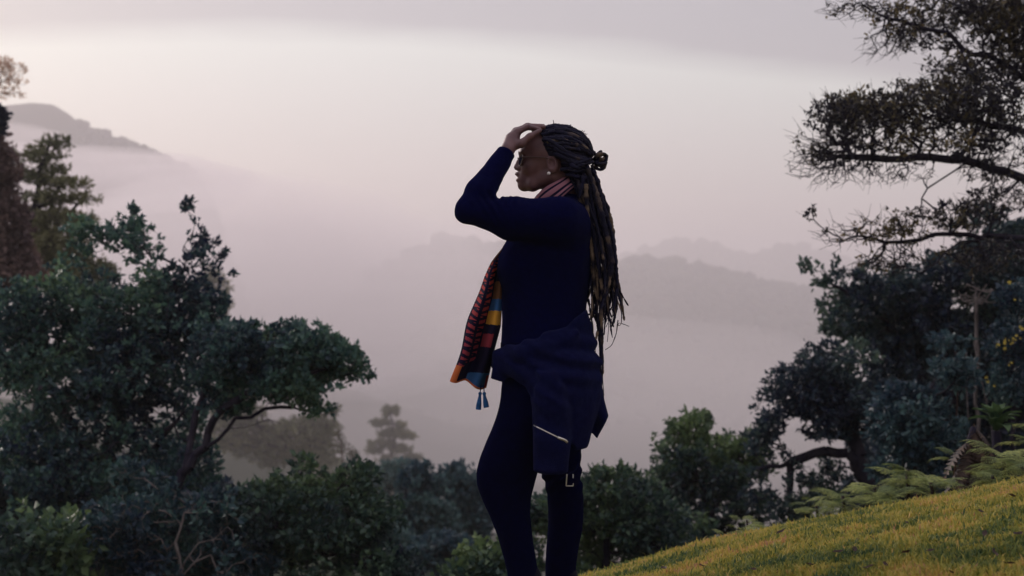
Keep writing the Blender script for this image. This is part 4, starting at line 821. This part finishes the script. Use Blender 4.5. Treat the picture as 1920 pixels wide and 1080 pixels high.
def dread(P, r, gold, seed, tip=.5, step=.006):
    P = resample(P, step); n = len(P); q = np.linspace(0, 1, n)
    P = P + np.stack([np.sin(q * n * .13 + seed) * .0026, np.cos(q * n * .11 + seed * 2) * .0026, 0 * q], 1)
    R = r * (1 - (1 - tip) * q ** 2) * (1 + .20 * np.sin(q * n * .9 + seed) * rg.uniform(.4, 1) + .13 * rg.normal(0, 1, n)); R[-1] *= .4
    return colored_tube('dreadlock', P, np.maximum(R, .0012), dcol(n, gold, seed), 'hair', hair, 7)
KN = W(1112, 300)
def on_cap(d): d = d / np.linalg.norm(d); return HC + d * HR / 1.0
for q in range(30):      # swept back over the crown to the knot
    a = -1.35 + 2.7 * q / 29; a += rg.normal(0, .03)
    hp = (1014 - 6 * math.cos(a * .9) + 14 * abs(a) ** 1.6, 243 + 34 * abs(math.sin(a)) ** 1.5 + 10 * max(0, abs(a) - 1))
    st = W(hp[0], hp[1]) - HC; st[1] = math.sin(a) * .092; e = W(1106, 292) - HC; e[1] = math.sin(a) * .03
    s0 = st / HR; e0 = e / HR; s0 /= np.linalg.norm(s0); e0 /= np.linalg.norm(e0); P = []
    for t in np.linspace(0, 1, 14):
        v = s0 * (1 - t) + e0 * t; v += np.array([0, math.sin(a) * .42 * math.sin(t * math.pi), .45 * math.cos(a) * math.sin(t * math.pi)]); v /= np.linalg.norm(v)
        w_ = .0035 * math.sin(t * 9 + q * 1.7); P.append(HC + v * (HR + .002) + np.array([0, w_, w_ * .8]))
    dread(np.array(P), rg.uniform(.0062, .0082), .30 if q % 3 == 0 else .10, q * 1.3 + 5, .85)
for q, (sx, sy, ey) in enumerate([(1017, 262, 296), (1020, 271, 299), (1024, 280, 302), (1030, 289, 304), (1039, 293, 307), (1049, 296, 311), (1054, 306, 316), (1057, 317, 322), (1062, 328, 332)]):
    for sg in (-1, 1):   # low on the sides of the head
        P = [W(sx, sy, sg * .072), W(sx + 12, sy + 1 - q * .2, sg * .094), W((sx + 1098) / 2, (sy + ey) / 2 + 3, sg * .102), W(1084, ey - 1, sg * .085), W(1101, ey, sg * .05)]
        dread(np.array(P), rg.uniform(.0066, .0082), .25 if q % 4 == 1 else .08, q * 2.1 + sg + 40, .9)
for q in range(11):       # the knot
    a0 = rg.uniform(0, 6.28); c = W(1122 + rg.uniform(-9, 8), 300 + rg.uniform(-11, 14), rg.uniform(-.03, .03)); rr = rg.uniform(.013, .022)
    ax = unit(rg.normal(0, 1, 3)); b1 = unit(np.cross(ax, [.2, .3, 1])); b2 = np.cross(ax, b1)
    dread(np.array([c + (b1 * math.cos(a0 + t) + b2 * math.sin(a0 + t)) * rr for t in np.linspace(0, 5.2, 14)]), .0068, .4, q + 60.5, .9)
P = [W(1050, 318, -.085), W(1070, 316, -.098), W(1095, 308, -.09), W(1115, 303, -.05)]; dread(np.array(P), .007, .1, 90.3, .9); P = [W(1062, 308, -.09), W(1085, 306, -.096), W(1110, 298, -.06)]; dread(np.array(P), .007, .2, 91.3, .9)
for q in range(74):      # hanging down the back
    f = rg.random(); y0 = rg.uniform(-.085, .085); x0 = 1066 + 46 * f; s_y = 306 + 20 * rg.random() + (1 - f) * 16
    xa = 1088 + 46 * f + rg.normal(0, 4); xb = 1104 + 48 * f + rg.normal(0, 5); xc = 1106 + 52 * f + rg.normal(0, 8)
    end = rg.choice([rg.uniform(540, 610), rg.uniform(560, 640), rg.uniform(600, 720)], p=[.5, .35, .15]) if f > .15 else rg.uniform(400, 560)
    if end > 640: xc = 1122 + rg.normal(0, 5)
    ys = [s_y, 340, 390, 440, 490, 540, 580, 640, 720]; xs = [x0, x0 + 5 + 4 * f, xa, (xa + xb) / 2 + 2, xb, (xb + xc) / 2, xc, xc + (1128 - xc) * .5, 1129 + rg.normal(0, 3)]
    yd = [y0, y0 * 1.05, y0 * 1.1] + [y0 * 1.1 + rg.normal(0, .008) for _ in range(6)]
    keep = [k for k in range(9) if ys[k] < end - 12]; P = [W(xs[k], ys[k], yd[k]) for k in keep] + [W(np.interp(end, ys, xs) + rg.normal(0, 9), end, yd[-1])]
    dread(np.array(P), rg.uniform(.0048, .0090), .55 if rg.random() < .5 else .15, q + 101.7, .5)
for q, pts in enumerate([[(1098, 345), (1098, 375), (1101, 400), (1104, 412)], [(1094, 330), (1090, 350), (1086, 372)], [(1122, 365), (1134, 385), (1143, 405), (1145, 430), (1151, 448)], [(1150, 520), (1158, 560), (1166, 585), (1164, 610), (1155, 612), (1160, 605)], [(1160, 600), (1157, 625), (1147, 648), (1134, 656)],
                         [(1098, 565), (1096, 580), (1101, 592), (1112, 585), (1106, 570)], [(1103, 560), (1108, 600), (1112, 625), (1107, 600)], [(1096, 590), (1108, 612), (1115, 640), (1118, 660)], [(1122, 600), (1126, 660), (1129, 710), (1131, 742)], [(1128, 640), (1131, 690), (1130, 735)], [(1110, 580), (1125, 592), (1140, 588), (1148, 575)], [(1164, 606), (1172, 608), (1180, 612)]]):
    r = [.0085, .008, .0022, .003, .0022, .004, .004, .0035, .0030, .0026, .006, .0012][q]
    dread(np.array([W(x, y, -.10 if q < 2 else -.05) for x, y in pts]), r, [.75, .3, .3, .4, .2, .05, .05, .05, .1, .1, .05, .1][q], q + 201.3, .6 if r > .005 else .25)
for q in range(26):      # loose thin hairs
    y0 = rg.uniform(335, 600); x0 = np.interp(y0, [330, 400, 500, 600], [1110, 1122, 1138, 1142]) - 8 - rg.uniform(0, 8); L = rg.uniform(20, 60); c = rg.uniform(-4, 7); yd = rg.uniform(-.09, .06)
    dread(np.array([W(x0 + 8, y0, yd), W(x0 + 10 + c, y0 + L * .5, yd), W(x0 + 6 + c * .6, y0 + L, yd)]), .0011, .3, q + 301.3, .6)
for q in range(16):      # short curls standing off the crown and hairline
    a = rg.uniform(-.2, 2.6); P0 = HC + np.array([-math.cos(a) * HR[0], rg.uniform(-.05, .03), math.sin(a) * HR[2]]) * np.array([1, 1, 1]); d = unit(P0 - HC) * rg.uniform(.006, .014)
    dread(np.array([P0, P0 + d * .6 + rg.normal(0, .003, 3), P0 + d + rg.normal(0, .006, 3)]), .0012, .1, q + 401.3, .6, .004)
# ---------------------------------------------------------------- grass on the lawn
def blades(n, seed):
    rg = np.random.default_rng(seed); Y = 2.1 * (9.4 / 2.1) ** rg.random(n); px = rg.uniform(880, 2150, n); X = (px - 960) / F * Y
    keep = fbm(X / .16, Y / .2, s=51, o=3) > -.17 + .12 * (rg.random(n) - .5); X = X[keep]; Y = Y[keep]; n = len(X)
    z = H(X, Y); k = fbm(X / .45, Y / .6, s=21, o=4) * 1.7 + fbm(X / .11, Y / .13, s=31, o=3) * 1.9
    h = rg.uniform(.010, .028, n) * (1 + 1.3 * fbm(X / .12, Y / .12, s=41)) * (1 + .7 * (rg.random(n) < .04)); w = rg.uniform(.0016, .0032, n) * (1 + Y * .10)
    a = rg.uniform(0, 6.28, n); lean = rg.uniform(.1, .9, n); d = np.stack([np.cos(a), np.sin(a), 0 * a], 1); sd = np.stack([-np.sin(a), np.cos(a), 0 * a], 1)
    b = np.stack([X, Y, z - .004], 1); up = np.array([[0, 0, 1.]])
    m = b + up * (h * .6)[:, None] + d * (h * lean * .3)[:, None]; t = b + up * (h * (1 - .25 * lean))[:, None] + d * (h * lean)[:, None]
    V = np.stack([b - sd * w[:, None], b + sd * w[:, None], m + sd * w[:, None] * .7, m - sd * w[:, None] * .7, t], 1).reshape(-1, 3)
    i = np.arange(n)[:, None] * 5; Q = i + np.array([[0, 1, 2, 3]]); T = i + np.array([[3, 2, 4]])
    r = np.clip(.40 + k * .60 + rg.normal(0, .13, n) + (rg.random(n) < .05) * .35, 0, 1)
    o = mesh('grass', V, [Q, T], M['grass'], smooth=False, attrs={'rnd': ('FLOAT', 'FACE', np.concatenate([r, r]))})
    tag(o, 'short green and straw-coloured grass covering the sloping lawn', 'grass', kind='stuff')
blades(260000, 5)
# dry fallen leaves
rg = np.random.default_rng(6); me0 = None
LP = [(1455, 1006), (1630, 1010), (1690, 1043), (1845, 1013), (1900, 1008), (1420, 1072), (1640, 1065), (1735, 1040), (1890, 930), (1310, 1062), (1560, 1040), (1780, 1075), (1870, 1050), (1510, 1062), (1700, 985), (1600, 1030), (1905, 1062), (1250, 1070), (1655, 1058), (1830, 960)]
for q, (px, py) in enumerate(LP):
    lo_, hi_ = 2.0, 8.0      # walk the view ray down to the lawn
    Ys = np.linspace(2.0, 8.2, 400); Xs = (px - 960) / F * Ys; zr = CAMZ + (540 - py) / F * Ys; k = np.argmax(zr < H(Xs, Ys) + .02)
    if k == 0: continue
    if me0 is None:
        V = np.array([[0, 0, 0], [.022, .016, .006], [.05, .018, .002], [.085, 0, .012], [.05, -.018, .004], [.022, -.015, .009], [.03, 0, -.004], [.06, 0, -.002]]); T = np.array([[0, 6, 1], [1, 6, 7], [1, 7, 2], [2, 7, 3], [0, 5, 6], [5, 4, 6], [6, 4, 7], [4, 3, 7]])
        o = mesh('fallen_leaf', V, T, M['leaf_dead'], smooth=True, attrs={'rnd': ('FLOAT', 'FACE', rg.random(8))}); me0 = o.data
    else: o = link(bpy.data.objects.new('fallen_leaf', me0))
    o.location = (Xs[k], Ys[k], float(H(Xs[k], Ys[k])) + .028); o.rotation_euler = (rg.uniform(-.5, .5), rg.uniform(-.5, .5), rg.uniform(0, 6.28)); o.scale = (rg.uniform(.3, .55),) * 3
    tag(o, 'dry brown fallen leaf lying in the grass of the lawn', 'leaf', 'fallen leaves on the lawn')

# ---------------------------------------------------------------- ferns along the far edge of the lawn
def frond_mesh(seed, L=.62):
    rg = np.random.default_rng(seed); VV = []; TT = []; RR = []; nv = 0; n = 24
    t = np.linspace(0, 1, n); rx = L * t; rz = L * (.50 * t - .52 * t ** 2.2)         # rachis: rises, then droops
    C = np.stack([rx, 0 * t + .02 * np.sin(t * 3 + seed), rz], 1)
    V, Fc = tube_path(C, .0035 * (1 - .8 * t), 4, False); VV.append(V); TT.append(np.concatenate([Fc[0][:, [0, 1, 2]], Fc[0][:, [0, 2, 3]]])); RR.append(np.full(len(TT[-1]), .25)); nv += len(V)
    for i in range(4, n):
        pl = L * .34 * math.sin(min(1, (1 - t[i]) * 1.25 + .04) * math.pi / 2) * (1 if t[i] > .25 else .75)
        for sd in (-1, 1):
            m = 7; q = np.linspace(0, 1, m + 1); dr = np.array([.42, sd * 1.0, .05]); dr /= np.linalg.norm(dr); bx = np.array([1, 0, 0])
            base = C[i] + dr * (q[:, None] * pl) + np.array([0, 0, -1]) * (q[:, None] ** 2 * pl * rg.uniform(.12, .35))
            for a in range(m):
                w = pl * .085 * (1 - .7 * q[a]) + .0025; p = base[a]; pn = base[a + 1]; tip1 = (p + pn) / 2 + bx * w + [0, 0, rg.normal(0, .002)]; tip2 = (p + pn) / 2 - bx * w + [0, 0, rg.normal(0, .002)]
                VV.append(np.array([p, tip1, pn, tip2])); TT.append(np.array([[0, 1, 2], [0, 2, 3]]) + nv); RR.append(np.full(2, np.clip([.72, .5, .34, .6][seed - 1] - .15 + .3 * q[a] + rg.normal(0, .12), 0, 1))); nv += 4
    o = mesh('frond', np.vstack(VV), np.concatenate(TT), M['leaf_fern'], smooth=False, attrs={'rnd': ('FLOAT', 'FACE', np.concatenate(RR))})
    me = o.data; bpy.data.objects.remove(o); return me
FR = [frond_mesh(s) for s in (1, 2, 3, 4)]
def fern(px, py, Y, n, sc, label, seed, tilt=.0):
    """py: photo height of the plant's heart"""
    rg = np.random.default_rng(seed); X = gx(px, Y); z = float(H(X, Y)); top = at(px, py, Y)[2]
    e = tag(empty('fern', (X, Y, z)), label, 'fern', 'ferns along the far edge of the lawn')
    V, Fc = tube_path(np.array([[0, 0, -.05], [.01, 0, (top - z) * .5], [0, 0, max(.05, top - z)]]), .012 * sc, 6); mesh('stem', V, Fc, M['leaf_dead'], e, attrs=None)
    n = int(n * 1.9)
    for k in range(n):
        o = link(bpy.data.objects.new('frond', FR[rg.integers(4)]), e); o.location = (rg.normal(0, .02), rg.normal(0, .02), max(.05, top - z) * rg.uniform(.35, 1.0))
        o.rotation_euler = (rg.normal(0, .15), rg.uniform(-.35, .25), 2 * math.pi * k / n + rg.normal(0, .3)); o.scale = (sc * .38 * rg.uniform(.7, 1.2),) * 3
for q, a in enumerate([(1365, 1006, 8.9, 7, .42, 'small fern at the left end of the fern row'), (1440, 990, 8.9, 8, .5, 'low fern second from the left in the fern row'), (1400, 975, 9.3, 6, .45, 'fern sprig rising behind the low ferns at the left'),
                       (1580, 930, 8.8, 9, .8, 'spreading pale fern below the arching tree'), (1530, 945, 9.2, 8, .7, 'fern left of the spreading pale fern'), (1640, 915, 8.7, 9, .8, 'fern below the blue-green shrub'), (1700, 880, 8.8, 9, .85, 'tall pale fern in the middle of the row, highest left of the dead skirt'),
                       (1660, 950, 8.5, 8, .6, 'low fern at the lawn edge under the tall pale fern'), (1745, 905, 8.5, 9, .75, 'fern just left of the brown dead fern trunk'), (1790, 850, 9.4, 5, .6, 'single raised fern frond plant behind the dead fern trunk'), (1880, 850, 8.6, 10, .85, 'large pale fern right of the brown dead fern trunk'), (1915, 870, 8.3, 9, .75, 'pale fern at the right edge of the picture'), (1860, 890, 8.3, 8, .65, 'low fern at the foot of the dead fern trunk'), (1930, 790, 9.0, 7, .7, 'fern highest at the right edge beside the rosette plant')]):
    fern(*a, 300 + q)
# spiky rosette plant: every leaf a part
def rosette(px, py, Y, n, L, label, seed):
    rg = np.random.default_rng(seed); X = gx(px, Y); z = float(H(X, Y)); top = at(px, py, Y)[2] - z
    e = tag(empty('rosette_plant', (X, Y, z)), label, 'plant')
    V, Fc = tube_path(np.array([[0, 0, -.05], [.01, .01, top * .5], [0, 0, top]]), [.03, .025, .03], 8); mesh('stem', V, Fc, M['bark'], e)
    q = np.linspace(0, 1, 9); w = .034 * np.sin(np.clip(q * .9 + .10, 0, 1) * math.pi) ** .8; zc = .20 * L * np.sin(q * math.pi * .9) - .12 * L * q ** 3
    V = np.concatenate([np.stack([q * L, -w, zc + .012], 1), np.stack([q * L, 0 * q, zc], 1), np.stack([q * L, w, zc + .012], 1)]); i = np.arange(8)
    Q = np.concatenate([np.stack([i, i + 1, i + 10, i + 9], 1), np.stack([i + 9, i + 10, i + 19, i + 18], 1)])
    o = mesh('leaf', V, Q, M['leaf_agave'], e, attrs={'rnd': ('FLOAT', 'FACE', rg.random(len(Q)))}); me = o.data
    for k in range(n):
        if k: o = link(bpy.data.objects.new('leaf', me), e)
        el = .25 + 1.0 * (k / n); o.location = (0, 0, top); o.rotation_euler = (rg.normal(0, .1), -el + rg.normal(0, .12), k * 2.4); o.scale = (rg.uniform(.8, 1.1),) * 3
rosette(1868, 808, 9.6, 22, .18, 'green spiky rosette plant standing above the ferns at right', 9)
# dead tree-fern trunk with its brown skirt
def skirt(px, py0, Y, label):
    rg = np.random.default_rng(12); X = gx(px, Y); z = float(H(X, Y)); top = at(px, py0, Y)[2] - z
    e = tag(empty('dead_tree_fern', (X, Y, z)), label, 'tree fern')
    V, Fc = tube_path(np.array([[0, 0, -.1], [.02, 0, top * .4], [-.01, 0, top * .8], [0, 0, top]]), [.04, .035, .03, .015], 8); mesh('trunk', V, Fc, M['bark'], e)
    q = np.linspace(0, 1, 14); C = np.stack([.10 * np.sin(q * 1.6), 0 * q, .03 * np.sin(q * 3) - .30 * q], 1); VV = []; TT = []; nv = 0
    for i in range(13):
        for s in (-1, 1):
            l = .06 * math.sin((q[i] * .9 + .1) * math.pi); VV.append(np.array([C[i], C[i] + [.01, s * l, -.03], C[i + 1]])); TT.append([nv, nv + 1, nv + 2]); nv += 3
    me = None
    for k in range(46):
        if me is None: o = mesh('dead_frond', np.vstack(VV), np.array(TT), M['leaf_dead'], e, smooth=False, attrs={'rnd': ('FLOAT', 'FACE', rg.random(len(TT)))}); me = o.data
        else: o = link(bpy.data.objects.new('dead_frond', me), e)
        o.location = (0, 0, top * rg.uniform(.5, 1.08)); o.rotation_euler = (0, rg.normal(0, .15), rg.uniform(0, 6.28)); o.scale = (rg.uniform(.7, 1.2),) * 3
skirt(1826, 800, 8.9, 'brown dead tree-fern trunk with shaggy skirt among the ferns')
# bare stems standing in the thicket at right
def stem(pts, Y, r, mat, label):
    P = np.array([at(px, py, Y) for px, py in pts]); P[0][2] = float(H(P[0][0], Y)) - .1; P = resample(P, .15)
    V, Fc = tube_path(P, np.linspace(r, r * .6, len(P)), 6); o = mesh('sapling', V, Fc, M[mat], origin=P[0]); tag(o, label, 'sapling', 'bare saplings in the right thicket')
stem([(1791, 1000), (1790, 860), (1794, 780), (1798, 720), (1790, 640)], 14.8, .008, 'bark_red', 'reddish bare sapling left of the dead fern trunk')
stem([(1832, 1000), (1818, 800), (1812, 740), (1808, 700), (1812, 660)], 14.9, .006, 'bark_pale', 'thin pale sapling beside the reddish bare sapling')
stem([(1880, 1000), (1862, 790), (1845, 740), (1836, 700), (1826, 640)], 14.9, .007, 'bark_pale', 'leaning pale sapling above the rosette plant')
